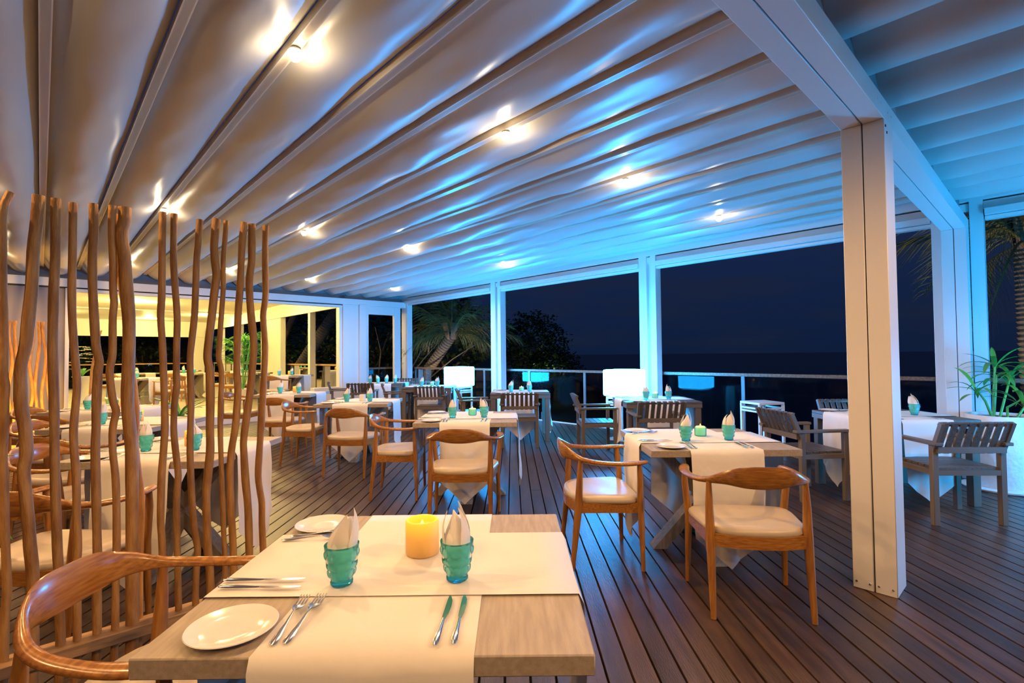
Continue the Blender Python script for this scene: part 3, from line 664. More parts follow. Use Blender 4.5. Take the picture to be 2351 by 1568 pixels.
# ---- tableware prototypes
def bub(r, z, t):
    k = 0
    if .018 < z < .088:
        row = (z - .018) / .0235; ri = int(row); ph = (t / (2 * math.pi) * 8 + (.5 if ri % 2 else 0)) % 1
        dz = row - ri - .5; dt = ph - .5; d2 = 1 - 4.2 * (dz * dz + dt * dt); k = max(0, d2) ** .6 * .0046
    return r + k
tum_prof = [(.027, .008), (.0285, .018)] + [(.0290 + .0135 * ((z - .018) / .07) ** .85, z) for z in [.018 + .0029 * i for i in range(1, 25)]] + [(.0435, .096), (.0445, .103), (.043, .104), (.041, .096), (.037, .06), (.027, .014)]
tum_me = MB().lathe(tum_prof, 40, fn=bub, capb=False).mesh('tumbler', M['tumbler'], 180)
tum_lo = MB().lathe([(.027, .008), (.030, .022), (.036, .034), (.034, .042), (.040, .056), (.037, .064), (.043, .080), (.041, .09), (.0445, .103)], 16, fn=lambda r, z, t: r + .0015 * math.cos(8 * t), capb=False).mesh('tumbler', M['tumbler'], 180)
tum_base = MB().lathe([(.026, 0), (.0285, .003), (.0288, .010), (.0265, .013), (.001, .013)], 24, fn=lambda r, z, t: r * (1 + .03 * math.cos(12 * t))).mesh('foot', M['tumbler_base'], 60)
def napkin_mesh(seed, lean, n=26):
    rr = random.Random(seed); mb = MB(); prof = []
    Z = [.016, .04, .07, .10, .118, .135, .15, .162, .172]
    Rr = [.018, .025, .029, .031, .028, .022, .015, .008, .002]
    k0 = 0
    for i, (z, r_) in enumerate(zip(Z, Rr)):
        q = max(0, (z - .08) / .1); ox = lean * q * q * 1.4 * .03; oy = .004 * math.sin(seed + z * 40)
        for j in range(n):
            a = 2 * math.pi * j / n; f_ = 1 + .22 * abs(math.cos(2.5 * a + seed + z * 8)) + .10 * math.cos(9 * a - z * 30 + seed); fl_ = 1 - .45 * q
            mb.v.append((r_ * f_ * math.cos(a) + ox, r_ * f_ * math.sin(a) * fl_ + oy, z))
    for i in range(len(Z) - 1):
        for j in range(n):
            j2 = (j + 1) % n; mb.f.append((i * n + j, i * n + j2, (i + 1) * n + j2, (i + 1) * n + j))
    mb.f.append(tuple(range(n))[::-1]); mb.f.append(tuple((len(Z) - 1) * n + j for j in range(n)))
    # folded points of cloth standing off the core, each a creased leaf with its own tip
    for k in range(5):
        a0 = k * 1.26 + seed; hgt = (.196, .150, .172, .138, .182)[(k + seed) % 5]; out_ = rr.uniform(-.1, .5); rows = []
        for i in range(9):
            q = i / 8; z = .07 + (hgt - .07) * q; wd = (.62 + .25 * math.sin(q * 3.1)) * (1 - q) ** .55 + .02; rad = .031 + .012 * math.sin(q * 2.6) * (1 + out_) - .022 * q * q
            rows.append([(rad * math.cos(a0 + u * wd) * (1 - .10 * (1 - abs(u))) + lean * q * q * .030, rad * math.sin(a0 + u * wd) * .9, z - .010 * abs(u) * (1 - q) + .003 * math.sin(9 * q + k + 3 * u)) for u in (-1, -.6, -.2, 0, .2, .6, 1)])
        mb.grid(rows)
    return mb.mesh('napkin', M['linen'], 70)
NAP = [napkin_mesh(s, l) for s, l in ((1, .6), (5, 1.0), (9, -.3))]
plate_me = MB().lathe([(.045, 0), (.05, .003), (.066, .006), (.092, .013), (.0935, .015), (.092, .0165), (.066, .0095), (.062, .0075), (.03, .007), (.001, .007)], 44).mesh('side_plate', M['china'], 60)
def knife_mesh():
    mb = MB(); mb.tube([(0, 0, .005), (0, .012, .006), (0, .05, .0055), (0, .095, .005), (0, .108, .005)], [.003, .0068, .0062, .0042, .0036], 10, .62)
    o_ = [(-.004, .104), (.005, .104), (.0085, .125), (.010, .16), (.008, .19), (.002, .212), (-.003, .214), (-.004, .19)]
    k = len(mb.v)
    for z in (.0045, .0060): mb.v += [(p[0], p[1], z) for p in o_]
    n = len(o_); mb.f += [tuple(range(k, k + n))[::-1], tuple(range(k + n, k + 2 * n))] + [(k + j, k + (j + 1) % n, k + n + (j + 1) % n, k + n + j) for j in range(n)]
    return mb.mesh('knife', M['steel'], 50)
def fork_mesh():
    mb = MB(); mb.tube([(0, 0, .003), (0, .010, .0035), (0, .03, .004), (0, .07, .007), (0, .115, .012), (0, .132, .0115)], [.004, .0085, .0080, .0045, .0027, .0034], 10, .35)
    rows = []
    for i, (y_, w_, z) in enumerate(((.128, .004, .0115), (.140, .010, .009), (.152, .0125, .007), (.162, .013, .0065))): rows.append([(-w_, y_, z + .001), (-w_ / 2, y_, z), (0, y_, z - .0005), (w_ / 2, y_, z), (w_, y_, z + .001)])
    mb.grid(rows); mb.grid([[(p[0], p[1], p[2] + .0014) for p in r][::-1] for r in rows])
    for k in range(4):
        x_ = (-1.5 + k) * .0072; mb.bar((x_, .160, .0068), (x_ * .97, .182, .0085), .0034, .0018); mb.bar((x_ * .97, .182, .0085), (x_ * .94, .203, .0125), .0034, .0018, a2=.002, b2=.0012)
    return mb.mesh('fork', M['steel'], 50)
knife_me = knife_mesh(); fork_me = fork_mesh()
can_me = MB().lathe([(.048, 0), (.05, .004), (.05, .097), (.047, .1), (.041, .099), (.039, .082), (.001, .078)], 32).mesh('wax', M['wax'], 60)
fl_me = MB().lathe([(.001, .078), (.005, .080), (.006, .086), (.001, .098)], 8).mesh('flame', M['flame'], 60)
def glassware(x_, y_, z, label, near=False, k=0, nap_label=None, rz=0):
    t = thing('tumbler', label, 'glass', (x_, y_, z), rz, 'turquoise bubble tumblers')
    link('bowl', tum_me, t); link('foot', tum_base, t)
    tag(link('napkin', NAP[k % 3], None, (x_, y_, z), rz), nap_label, 'napkin', 'folded napkins in tumblers')
def candle(x_, y_, z, label, power=True):
    t = thing('candle', label, 'candle', (x_, y_, z), 0, 'glowing pillar candles')
    wx_ = link('wax', can_me, t); link('flame', fl_me, wx_)
    if power: lamp('POINT', 'candle_light', (0, 0, .13), P_CANDLE, (1, .6, .15), .02, t)
hold_me = MB().lathe([(.036, 0), (.041, .004), (.042, .062), (.0395, .062), (.038, .006), (.001, .006)], 24).mesh('holder', M['tumbler'], 60)
tea_me = MB().lathe([(.035, .007), (.036, .012), (.036, .060), (.030, .068), (.012, .064), (.001, .064)], 20).mesh('wax', M['tea'], 60)
tfl_me = MB().lathe([(.001, .064), (.004, .066), (.0055, .073), (.001, .086)], 8).mesh('flame', M['flame'], 60)
def tealight(x_, y_, z, label):
    t = thing('candle_holder', label, 'candle', (x_, y_, z), 0, 'turquoise candle holders')
    link('holder', hold_me, t); wx_ = link('wax', tea_me, t); link('flame', tfl_me, wx_); lamp('POINT', 'candle_light', (0, 0, .11), P_CANDLE, (1, .6, .15), .02, t)
def flat(name, me, x_, y_, z, rz, label, cat, group): tag(link(name, me, None, (x_, y_, z), rz), label, cat, group)

def dress(cx_, cy_, ref, z0=0, near=False, cut=True, ci=0, four=False, glasses=True, cand=True, skip_plate=False, shift=0, runx=True):
    j = ci % 3
    o = link('table_runner', RUN_Y[j], None, (cx_ + .0, cy_, z0)); tag(o, 'linen runner draped front to back over %s' % ref, 'table runner', 'white linen runners')
    if runx: tag(link('table_runner', RUN_X[j], None, (cx_, cy_ + .02, z0)), 'linen runner lying crosswise on %s' % ref, 'table runner', 'white linen runners')
    z = z0 + .7505; zc = z0 + .7570
    if glasses:
        gs = [(-.145, -.135), (.155, -.115)]
        nm = [('first', 'near the fork side'), ('second', 'near the knife side')]
        if four: gs = [(-.30, -.2), (-.12, -.24), (.06, -.2), (.26, -.22)]
        for k, (gx, gy) in enumerate(gs):
            w_ = (['left-hand', 'right-hand'] if not four else ['leftmost', 'second from left', 'third from left', 'rightmost'])[k]
            glassware(cx_ + gx, cy_ + gy, zc, '%s turquoise bubble tumbler on %s' % (w_, ref), near, k + ci, 'napkin folded in the %s tumbler on %s' % (w_, ref), rz=k * 2 + ci)
    if cand == 'holder': tealight(cx_ + .03, cy_ + .07, zc, 'lit candle in a short turquoise glass holder on %s' % ref)
    elif cand == 'block': tag(link('candle', bevel(MB().box(-.035, .035, -.035, .035, 0, .085).mesh('candle', M['china']), .003), None, (cx_ + .03, cy_ - .02, zc)), 'unlit cream block candle on %s' % ref, 'candle')
    elif cand: candle(cx_ + .03, cy_ + .07, zc, 'lit pillar candle in the middle of %s' % ref)
    if not skip_plate:
        flat('side_plate', plate_me, cx_ - .312, cy_ - .352, z, 0, 'white side plate at the front corner of %s' % ref, 'plate', 'white side plates')
        flat('side_plate', plate_me, cx_ - .365, cy_ + .325, z, 0, 'white side plate at the back corner of %s' % ref, 'plate', 'white side plates')
    if cut:
        zf = z0 + .7525; zx = zc - .0005
        flat('fork', fork_me, cx_ - .197, cy_ - .415, zf, R(3), 'small outer fork at the front of %s' % ref, 'fork', 'forks')
        flat('fork', fork_me, cx_ - .172, cy_ - .410, zf, R(-1), 'inner fork at the front of %s' % ref, 'fork', 'forks')
        flat('knife', knife_me, cx_ + .142, cy_ - .425, zf, R(-2), 'inner knife at the front of %s' % ref, 'knife', 'knives')
        flat('knife', knife_me, cx_ + .180, cy_ - .420, zf, R(-1), 'outer knife at the front of %s' % ref, 'knife', 'knives')
        flat('knife', knife_me, cx_ - .465, cy_ - .118, zx, R(-89), 'inner knife on the left side of %s' % ref, 'knife', 'knives')
        flat('knife', knife_me, cx_ - .455, cy_ - .158, zx, R(-91), 'outer knife on the left side of %s' % ref, 'knife', 'knives')
        flat('fork', fork_me, cx_ - .445, cy_ + .178, zx, R(-84), 'inner fork on the left side of %s' % ref, 'fork', 'forks')
        flat('fork', fork_me, cx_ - .430, cy_ + .212, zx, R(-82), 'outer fork on the left side of %s' % ref, 'fork', 'forks')

tables = [  # x, y, kind, table label, reference phrase, options
    (-.307, 1.48, 'i', 'weathered oak table in front with runners, closest to the camera', 'the closest table', dict(near=True, ci=0)),
    (1.32, 3.60, 'i', 'weathered oak table behind the teak chair beside the white pillar', 'the table by the white pillar', dict(near=True, ci=1, cand='holder')),
    (-.43, 5.0, 'i', 'weathered oak table with two teak chairs in the middle of the deck', 'the mid-deck table', dict(near=True, ci=2, cand='holder')),
    (-2.05, 6.87, 'i', 'weathered oak table further back, left of the mid-deck table', 'the table left of mid-deck', dict(ci=0, cand='block')),
    (-3.70, 8.55, 'i', 'weathered oak table just outside the inner room step, beside the last branch', 'the table by the inner step', dict(ci=1)),
    (-2.22, 3.42, 'i', 'weathered oak table right behind the branch screen', 'the table behind the branch screen', dict(near=True, ci=2)),
    (-3.62, 4.80, 'i', 'second weathered oak table behind the branch screen', 'the second table behind the screen', dict(ci=0)),
    (-4.92, 6.20, 'i', 'third weathered oak table behind the branch screen, by the grey wall', 'the third table behind the screen', dict(ci=1)),
    (1.88, 6.75, 'o', 'dark outdoor table in front of the larger glowing cube lamp', 'the table at the larger cube lamp', dict(ci=2, cand='holder')),
    (.12, 8.35, 'o', 'dark outdoor table between the two glowing cube lamps', 'the table between the cube lamps', dict(ci=0, cand='holder')),
    (-1.62, 10.0, 'o', 'dark outdoor table beside the smaller glowing cube lamp', 'the table at the smaller cube lamp', dict(ci=1, cut=False, cand='holder')),
    (-2.86, 11.5, 'o', 'dark outdoor table set for four in the far corner', 'the corner table', dict(ci=2, cut=False, four=True, skip_plate=True, cand=False)),
    (3.58, 4.85, 'o', 'dark outdoor table behind the white pillar near the planter', 'the table near the planter', dict(ci=0, cand='holder')),
]
for (x_, y_, k_, lab, ref, opt) in tables:
    (indoor_table if k_ == 'i' else outdoor_table)(x_, y_, lab); dress(x_, y_, ref, **opt)
# inner room tables on the raised floor
inner = [(-5.55, 12.55, 'the first inner-room table by the side window'), (-8.75, 11.75, 'the inner-room table behind the thick branch'), (-9.6, 15.2, 'the inner-room table in front of the far glazing'), (-11.6, 15.6, 'the inner-room table near the orchid'),
         (-7.7, 14.9, 'the inner-room table beside the tall fan palm'), (-12.0, 18.4, 'the rearmost inner-room table'), (-9.3, 17.6, 'the inner-room table behind the fan palm')]
for k, (x_, y_, ref) in enumerate(inner):
    indoor_table(x_, y_, ('weathered oak table, ' + ref).replace('table, the', 'table:'), .157)
    dress(x_, y_, ref, z0=.157, cut=False, ci=k, skip_plate=True, cand=k in (0, 4))
# teak chairs
for (x_, y_, d, lab) in [
    (-.965, 1.43, -90, 'curved teak armchair at the left side of the closest table'),
    (1.28, 2.82, -7, 'curved teak armchair with its back to the camera beside the white pillar'),
    (.59, 3.46, -88, 'curved teak armchair in profile at the left of the table by the white pillar'),
    (-.41, 4.24, -3, 'curved teak armchair with its back to the camera at the mid-deck table'),
    (-1.12, 5.05, -88, 'curved teak armchair in profile left of the mid-deck table'),
    (-1.86, 5.92, -8, 'curved teak armchair in front of the table left of mid-deck'),
    (-2.68, 6.62, -90, 'curved teak armchair in profile left of the table left of mid-deck'),
    (-3.40, 7.50, 0, 'curved teak armchair in front of the table by the inner step'),
    (-4.55, 8.55, -90, 'curved teak armchair left of the table by the inner step'),
    (-2.20, 2.50, -4, 'curved teak armchair with cream seat just behind the branch screen'),
    (-2.98, 3.42, -90, 'curved teak armchair left of the table behind the branch screen'),
    (-3.50, 4.03, -3, 'curved teak armchair in front of the second table behind the screen'),
    (-4.38, 4.85, -90, 'curved teak armchair left of the second table behind the screen'),
    (-4.85, 5.50, 0, 'curved teak armchair in front of the third table behind the screen'),
    (-5.70, 6.20, -90, 'curved teak armchair left of the third table behind the screen')]:
    armchair(x_, y_, d, lab)
for (x_, y_, d, lab) in [
    (-5.5, 11.75, 0, 'small teak armchair at the first inner-room table by the side window'), (-7.7, 14.15, 0, 'small teak armchair in front of the inner-room table beside the fan palm'), (-8.45, 14.9, -90, 'small teak armchair left of the inner-room table beside the fan palm'),
    (-9.5, 14.35, 10, 'small teak armchair in front of the far glazing table'), (-8.0, 11.9, 90, 'small teak armchair turned sideways at the inner-room table behind the thick branch'), (-11.6, 14.8, 0, 'small teak armchair at the inner-room table near the orchid')]:
    armchair(x_, y_, d, lab, .157)
for (x_, y_, d, lab) in [
    (1.13, 6.98, -90, 'dark slatted armchair in profile left of the larger cube lamp table'),
    (1.70, 6.08, 0, 'dark slatted armchair in front of the larger cube lamp table'),
    (.10, 7.62, 0, 'dark slatted armchair in front of the table between the cube lamps'),
    (-.62, 8.35, -80, 'dark slatted armchair in profile left of the table between the cube lamps'),
    (-1.50, 9.42, 0, 'dark slatted armchair in front of the smaller cube lamp table'),
    (-2.28, 10.05, -75, 'dark slatted armchair in profile left of the smaller cube lamp table'),
    (-3.72, 11.1, -70, 'dark slatted armchair turned left of the corner table'),
    (-3.15, 10.72, 5, 'dark slatted armchair in front of the corner table'),
    (-2.60, 12.3, 180, 'dark slatted armchair behind the corner table'),
    (-1.98, 10.8, 180, 'blue-lit slatted armchair behind the smaller cube lamp table'),
    (2.78, 4.88, -84, 'taupe slatted armchair in profile left of the white pillar'),
    (3.53, 4.16, -2, 'taupe slatted armchair with its back to the camera in front of the planter'),
    (3.80, 5.60, 180, 'taupe slatted armchair half hidden behind the white pillar')]:
    slatchair(x_, y_, d, lab)

# ---- glowing cube lamps on slatted stands
def stand(x_, y_, rz, label, h=.70, s=.20):
    t = thing('lamp_stand', label, 'stand', (x_, y_, 0), rz, 'square slatted stands')
    link('top_board', bevel(MB().box(-s, s, -s, s, h - .03, h).mesh('top_board', M['white']), .003), t)
    for sx in (-1, 1):
        for sy in (-1, 1): link('leg', MB().box(sx * (s - .015) - .015, sx * (s - .015) + .015, sy * (s - .015) - .015, sy * (s - .015) + .015, 0, h - .03).mesh('leg', M['white']), t)
    for z in (.05, h - .09, h - .13):
        link('rail', MB().box(-s + .03, s - .03, -s, -s + .015, z, z + .022).box(-s + .03, s - .03, s - .015, s, z, z + .022).box(-s, -s + .015, -s + .03, s - .03, z, z + .022).box(s - .015, s, -s + .03, s - .03, z, z + .022).mesh('rail', M['white']), t)
    return t
def cubelamp(x_, y_, rz, label, sz=.235, h=.40):
    me = MB().box(-sz, sz, -sz, sz, .0, h).mesh('cube_lamp', M['cube_dim'] if 'beyond' in label else M['cube']); bevel(me, .035, 3)
    return tag(link('cube_lamp', me, None, (x_, y_, .715), rz), label, 'lamp', 'glowing blue-white cube lamps')
cl = []
for (b_, w_, l1, l2) in [(6.53, 4.52, 'larger glowing blue-white cube lamp by the window post', 'pale stand under the larger cube lamp'), (6.50, 8.65, 'smaller glowing blue-white cube lamp in front of the palm', 'pale stand under the smaller cube lamp'), (6.05, -1.25, 'glowing cube lamp beyond the planter', 'pale stand beyond the planter')]:
    p = bw(b_, w_); stand(p[0], p[1], PZ, l2, .70); cl.append(cubelamp(p[0], p[1], PZ, l1))
p = bw(6.95, 2.62); stand(3.32, 6.78, PZ * .3, 'empty pale square stand in front of the glass balustrade', .70, .19)

# ---- branch screen
U_W = 2.65
def unproj(px, py, Wp=U_W):
    r_ = fwd + rt * ((px - 1175.5) / FPX) - up * ((py - 784) / FPX); k = Wp / (r_.x * WX + r_.y * WY); p = Vector((0, 0, EYE)) + r_ * k
    return p.x * BX + p.y * BY, p.z, k
Z1 = 3.136; C6 = 2.76
def zz(l): return [(x_ / Z1, 600 + y_ / Z1) for x_, y_ in l]
def cc(l): return [(x_ / C6, 1000 + y_ / C6) for x_, y_ in l]
sticks = [
 (17, [(25, 442), (7, 482), (5, 560)] + zz([(20, 200), (25, 400), (28, 600), (25, 800), (38, 900), (33, 1000), (30, 1200), (20, 1400)]) + cc([(25, 250), (30, 550), (36, 700), (42, 850), (45, 1000), (32, 1150), (20, 1400)])),
 (24, [(88, 449), (85, 504), (76, 580)] + zz([(228, 200), (205, 400), (185, 600), (150, 750), (147, 900), (152, 1050), (180, 1200), (190, 1400), (170, 1500)]) + cc([(155, 250), (165, 400), (180, 550), (190, 700), (205, 850), (208, 1000), (205, 1150), (200, 1400)])),
 (19, [(128, 456), (127, 580)] + zz([(387, 200), (382, 400), (378, 600), (382, 800), (388, 1000), (392, 1200), (393, 1400)]) + cc([(345, 100), (352, 400), (362, 700), (370, 850), (376, 1100), (380, 1300)])),
 (16, [(168, 465), (166.5, 580)] + zz([(517, 200), (520, 400), (532, 600), (550, 800), (554, 900), (548, 1000), (530, 1200), (530, 1400)]) + cc([(470, 100), (482, 250), (487, 550), (493, 700), (487, 850), (485, 1280)])),
 (18, [(214, 468), (215, 536), (212, 600)] + zz([(668, 200), (678, 400), (690, 600), (714, 720), (705, 800), (695, 1000), (692, 1200), (694, 1400)]) + cc([(604, 100), (610, 400), (616, 700), (620, 850), (614, 1000), (612, 1240)])),
 (15, [(258, 472), (256.7, 536)] + zz([(815, 0), (815, 200), (822, 300), (812, 400), (810, 600), (806, 700), (788, 800), (812, 1000), (836, 1080), (812, 1200), (812, 1400)]) + cc([(715, 100), (731, 250), (738, 400), (740, 700), (734, 900), (725, 1210)])),
 (26, [(287, 476), (286, 505), (279, 540), (286, 590)] + zz([(912, 200), (928, 400), (930, 600), (925, 800), (918, 1000), (935, 1200), (948, 1400)]) + cc([(835, 100), (838, 400), (838, 700), (836, 850), (835, 1190)])),
 (13, [(266, 487), (270, 530), (274, 580)] + zz([(865, 60), (885, 200), (925, 500), (950, 750), (975, 900), (988, 1050), (990, 1150), (984, 1300)]) + cc([(880, 200), (905, 400), (902, 600), (895, 800), (890, 1140)])),
 (15, [(374, 487), (373, 536)] + zz([(1168, 0), (1166, 250), (1158, 400), (1170, 600), (1176, 800), (1182, 1000), (1185, 1200), (1178, 1400)]) + cc([(1035, 100), (1024, 250), (1020, 400), (1018, 550), (1028, 700), (1035, 1140)])),
 (14, [(400, 491), (399, 536)] + zz([(1250, 0), (1262, 200), (1276, 400), (1273, 600), (1270, 800), (1273, 900), (1258, 1000), (1250, 1200), (1268, 1400)]) + cc([(1113, 100), (1130, 250), (1120, 400), (1120, 550), (1126, 850), (1128, 1110)])),
 (14, [(459, 504), (455, 558)] + zz([(1415, 0), (1408, 200), (1400, 400), (1378, 600), (1369, 700), (1370, 800), (1376, 1000), (1372, 1200), (1365, 1400)]) + cc([(1205, 100), (1208, 250), (1214, 400), (1225, 550), (1240, 650), (1252, 720), (1246, 850), (1240, 1000), (1238, 1080)])),
 (17, [(497, 503), (492, 558)] + zz([(1548, 0), (1560, 100), (1547, 200), (1525, 400), (1500, 600), (1494, 700), (1510, 800), (1512, 1000), (1510, 1200), (1515, 1400)]) + cc([(1332, 100), (1316, 280), (1308, 400), (1312, 550), (1315, 700), (1330, 850), (1335, 1000)])),
 (11, [(520, 507), (516, 558)] + zz([(1607, 0), (1605, 200), (1590, 400), (1579, 600), (1575, 700), (1596, 800), (1590, 1000), (1587, 1200), (1590, 1400)]) + cc([(1402, 150), (1408, 400), (1415, 600), (1425, 800), (1426, 960)])),
 (15, [(561, 511), (556, 558)] + zz([(1737, 0), (1728, 200), (1720, 300), (1714, 400), (1708, 600), (1705, 800), (1712, 900), (1710, 1000), (1695, 1200), (1665, 1400)]) + cc([(1468, 100), (1460, 250), (1466, 450), (1474, 600), (1480, 750), (1482, 930)])),
 (16, [(579, 514), (579, 558)] + zz([(1815, 0), (1800, 120), (1800, 250), (1812, 420), (1828, 600), (1815, 800), (1795, 1000), (1765, 1200), (1754, 1300), (1770, 1400)]) + cc([(1545, 100), (1542, 150), (1556, 280), (1571, 420), (1578, 550), (1582, 750), (1584, 900)])),
 (14, [(610, 518), (609, 558)] + zz([(1910, 0), (1915, 200), (1908, 300), (1895, 400), (1906, 600), (1900, 800), (1890, 1000), (1880, 1200), (1870, 1400)]) + cc([(1645, 100), (1637, 250), (1648, 350), (1660, 430), (1660, 550), (1668, 720), (1668, 870)])),
]
scr = thing('branch_screen', 'freestanding screen of wavy peeled branches set in two low battens', 'screen', (0, 0, 0), PZ)
for si, (wd, pl) in enumerate(sticks):
    P_ = []
    for (px, py) in pl:
        b_, z, k = unproj(px, py); P_.append((b_, z))
    rad = wd * .5 * k / FPX * .5 * 1.0; dd = .0 if si != 7 else .035
    rad = wd / FPX * unproj(*pl[2])[2] * .5
    bl = P_[-1][0]
    P_ = sorted([p for p in P_ if p[1] > .30], key=lambda p: -p[1]); P_ = [p for i_, p in enumerate(P_) if i_ == 0 or P_[i_ - 1][1] - p[1] > .028]; P_ += [(bl + .002, .24), (bl, .12), (bl - .002, .02)]
    # resample smoothly
    pts = []
    for i in range(len(P_) - 1):
        a = P_[max(i - 1, 0)]; b__ = P_[i]; c = P_[i + 1]; d = P_[min(i + 2, len(P_) - 1)]
        for q in range(3):
            t_ = q / 3; pts.append(tuple(.5 * (2 * b__[u] + (c[u] - a[u]) * t_ + (2 * a[u] - 5 * b__[u] + 4 * c[u] - d[u]) * t_ ** 2 + (3 * b__[u] - a[u] - 3 * c[u] + d[u]) * t_ ** 3) for u in (0, 1)))
    pts.append(P_[-1]); V_ = []; RR = []
    for i, (b_, z) in enumerate(pts):
        V_.append((b_, U_W + dd + .012 * noise.noise(Vector((z * 2.2, si * 9.1, 0))), z)); RR.append(rad * (1 + .10 * noise.noise(Vector((z * 7, si * 4.7, 3)))))
    link('branch', MB().tube(V_, RR, 11).mesh('branch', M['driftwood'], 60), scr)
for z0, z1 in ((.205, .25), (.045, .09)):
    link('batten', bevel(MB().box(-.8, 1.40, U_W - .05, U_W + .05, z0, z1).mesh('batten', M['rail']), .003), scr)
for b_ in (-.3, .55, 1.36): link('foot', MB().box(b_ - .03, b_ + .03, U_W - .16, U_W + .16, 0, .045).mesh('foot', M['rail']), scr)
# second screen by the grey wall
scr2 = thing('branch_screen', 'small distant branch screen lit orange in front of the grey wall', 'screen', (0, 0, 0), PZ)
for k, px in enumerate((-14, 6, 26, 39, 56, 74, 88, 103, 116, 131)):
    b_, z, kk = unproj(px, 722, 10.9); rr = random.Random(60 + k); ph = rr.uniform(0, 6)
    V_ = [(b_ + .022 * math.sin(ph + q * (4.5 + k % 3)) * (q > 0), 10.9 + .02 * math.sin(q * 3), .03 + q * 1.96 / 2.0) for q in [i * .14 for i in range(15)]]
    link('branch', MB().tube(V_, .024, 8).mesh('branch', M['driftwood'], 60), scr2)
link('batten', MB().box(-1.3, .42, 10.85, 10.95, .2, .25).mesh('batten', M['rail']), scr2)
link('batten', MB().box(-1.3, .42, 10.85, 10.95, .0, .09).mesh('batten', M['rail']), scr2)
t = thing('floor_uplight', 'small amber floor light in front of the distant branch screen', 'lamp', bw(-.35, 9.7), 0)
link('housing', MB().lathe([(.06, 0), (.06, .05), (.05, .06)], 16).mesh('housing', M['groove'], 40), t); link('lens', MB().lathe([(.05, .06), (.001, .062)], 16, capb=False).mesh('lens', M['roomlit'], 40), t)
lamp('SPOT', 'uplight_beam', (0, 0, .12), 300, (1, .50, .07), .04, t, R(120), .8, (R(125), 0, PZ))
t = thing('leaning_branch', 'single bare branch leaning inside the inner room beyond the grey wall', 'branch', (-8.15, 9.72, .157))
link('stem', MB().tube([(0, 0, 0), (.08, 0, .5), (.10, 0, 1.0), (.2, 0, 1.5), (.28, 0, 1.75)], [.028, .025, .02, .018, .014], 8).mesh('stem', M['driftwood'], 60), t)

# ---- plants
def blade(L, wd, bend, az, pit, seg=7, fold=.25, base=(0, 0, 0)):
    mb = MB(); rows = []; d = Vector((math.cos(az), math.sin(az), 0)); s_ = Vector((-math.sin(az), math.cos(az), 0)); p = Vector(base); an = pit
    for i in range(seg + 1):
        q = i / seg; w_ = wd * (math.sin(math.pi * (q * .82 + .09)) ** .8) * (1 if i < seg else .1)
        nrm = Vector((0, 0, 1)) * math.cos(an) - d * math.sin(an)
        rows.append([tuple(p - s_ * w_ + nrm * w_ * fold), tuple(p), tuple(p + s_ * w_ + nrm * w_ * fold)])
        p = p + (d * math.cos(an) + Vector((0, 0, 1)) * math.sin(an)) * L / seg; an -= bend / seg
    return mb.grid(rows)
pot = thing('planter', 'big white rough-textured tapered planter on a round saucer', 'planter', (4.78, 5.0, 0))
link('saucer', MB().lathe([(.25, 0), (.30, .004), (.31, .02), (.295, .024), (.2, .02)], 40, capt=True).mesh('saucer', M['pot'], 40), pot)
link('pot', MB().lathe([(.20, .02), (.222, .05), (.245, .2), (.262, .40), (.270, .6), (.266, .70), (.262, .72), (.243, .72), (.238, .69)], 48, capb=True).mesh('pot', M['pot'], 50), pot)
link('soil', MB().lathe([(.240, .675), (.15, .69), (.001, .695)], 30, capb=False).mesh('soil', M['soil'], 60), pot)
pl = thing('potted_palm', 'bright green broad-leaved palm growing in the white planter', 'plant', (4.78, 5.0, .69))
rr = random.Random(11)
stems = [((-.06, 0), (.03, 0, .52), 11), ((-.02, .04), (.06, .02, .42), 9), ((-.10, -.03), (-.16, 0, .30), 9), ((.05, .05), (.18, .05, .44), 9), ((.12, -.05), (.26, -.05, .26), 7), ((-.02, -.1), (.0, -.15, .2), 5)]
for (bx, by), tp, nl in stems:
    top = Vector((bx + tp[0], by + tp[1], tp[2]))
    link('stem', MB().tube([(bx, by, 0), (bx + tp[0] * .4, by, tp[2] * .55), tuple(top)], [.012, .010, .007], 7).mesh('stem', M['leaf'], 60), pl)
    for k in range(nl):
        az = k * 2 * math.pi / nl + rr.uniform(-.3, .3); link('leaf', blade(rr.uniform(.24, .38), rr.uniform(.015, .024), rr.uniform(.6, 1.7), az, rr.uniform(.1, 1.1), base=tuple(top - Vector((0, 0, rr.uniform(0, .08))))).mesh('leaf', M['leaf'], 60), pl)
fp = thing('fan_palm', 'tall fan palm in the inner room beside the side windows', 'plant', (-7.05, 13.3, .157))
link('pot', MB().lathe([(.18, 0), (.24, .3), (.25, .38), (.22, .38), (.21, .34)], 24, capt=True).mesh('pot', M['pot'], 50), fp)
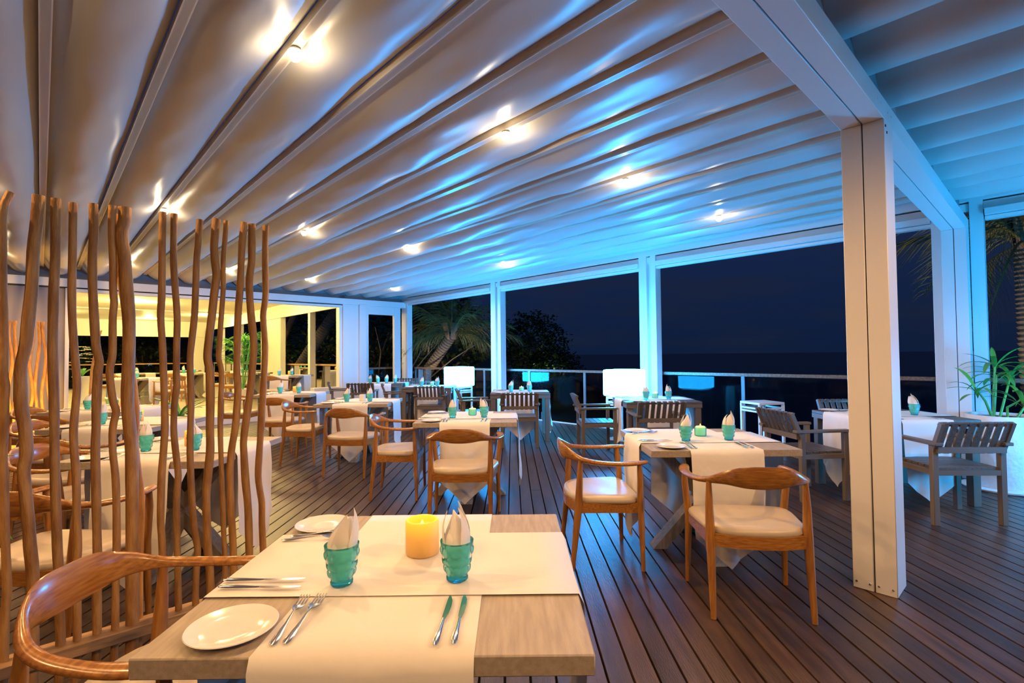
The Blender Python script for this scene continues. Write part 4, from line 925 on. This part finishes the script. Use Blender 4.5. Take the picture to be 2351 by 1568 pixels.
for k in range(26):
    az = rr.uniform(0, 6.28); h_ = rr.uniform(1.0, 1.75); c0 = Vector((.25 * math.cos(az), .25 * math.sin(az), h_))
    st = link('stalk', MB().tube([(0, 0, .34), (.1 * math.cos(az), .1 * math.sin(az), h_ * .6), tuple(c0)], [.008, .006, .005], 5).mesh('stalk', M['leaf'], 60), fp)
    mb = MB()
    for q in range(13):
        a2 = az + (q - 6) * .22; b_ = blade(.5, .012, .9, a2, .7 - .08 * abs(q - 6), 5, base=tuple(c0)); k0 = len(mb.v); mb.v += b_.v; mb.f += [tuple(i + k0 for i in f_) for f_ in b_.f]
    link('fan_leaf', mb.mesh('fan_leaf', M['leaf'], 60), fp)
for (x_, y_, z, lab, n_) in [(-6.0, 7.6, 0, 'low fern with arching leaves behind the third table', 18), (-4.85, 7.4, 0, 'low arching plant between the third table and the inner step', 18), (-3.15, 2.65, 0, 'dark leafy plant at the photo edge behind the branch screen', 16)]:
    t = thing('fern_plant', lab, 'plant', (x_, y_, z))
    link('pot', MB().lathe([(.12, 0), (.15, .25), (.155, .5), (.13, .5), (.125, .46)], 20, capt=True).mesh('pot', M['pot'], 50), t)
    for k in range(n_): link('leaf', blade(rr.uniform(.45, .7), .03, rr.uniform(.8, 1.8), k * 2.4, rr.uniform(.5, 1.25), base=(0, 0, .46)).mesh('leaf', M['leaf'], 60), t)
orc = thing('orchid', 'white flowering orchid in the inner room beside the grey wall', 'flowers', (-9.9, 11.7, .157))
link('pedestal', MB().lathe([(.2, 0), (.16, .1), (.15, .75), (.2, .8)], 20, capt=True).mesh('pedestal', M['white_in'], 50), orc)
for k in range(6): link('leaf', blade(.4, .035, 1.2, k * 1.05, 1.0, base=(0, 0, .8)).mesh('leaf', M['leaf'], 60), orc)
for k in range(22):
    a = rr.uniform(0, 6.28); c0 = (rr.uniform(-.22, .22), rr.uniform(-.15, .15), rr.uniform(1.1, 1.5)); mb = MB()
    for q in range(5):
        b_ = blade(.075, .03, .6, q * 1.257 + a, .3, 3, base=c0); k0 = len(mb.v); mb.v += b_.v; mb.f += [tuple(i + k0 for i in f_) for f_ in b_.f]
    link('flower', mb.mesh('flower', M['petal'], 60), orc)
bx_ = thing('low_wall_box', 'pale block standing beside the corner table against the inner windows', 'planter', bw(5.0, 12.0), PZ)
link('body', bevel(MB().box(-.3, .35, -.12, .12, 0, .62).mesh('body', M['white_in']), .006), bx_)
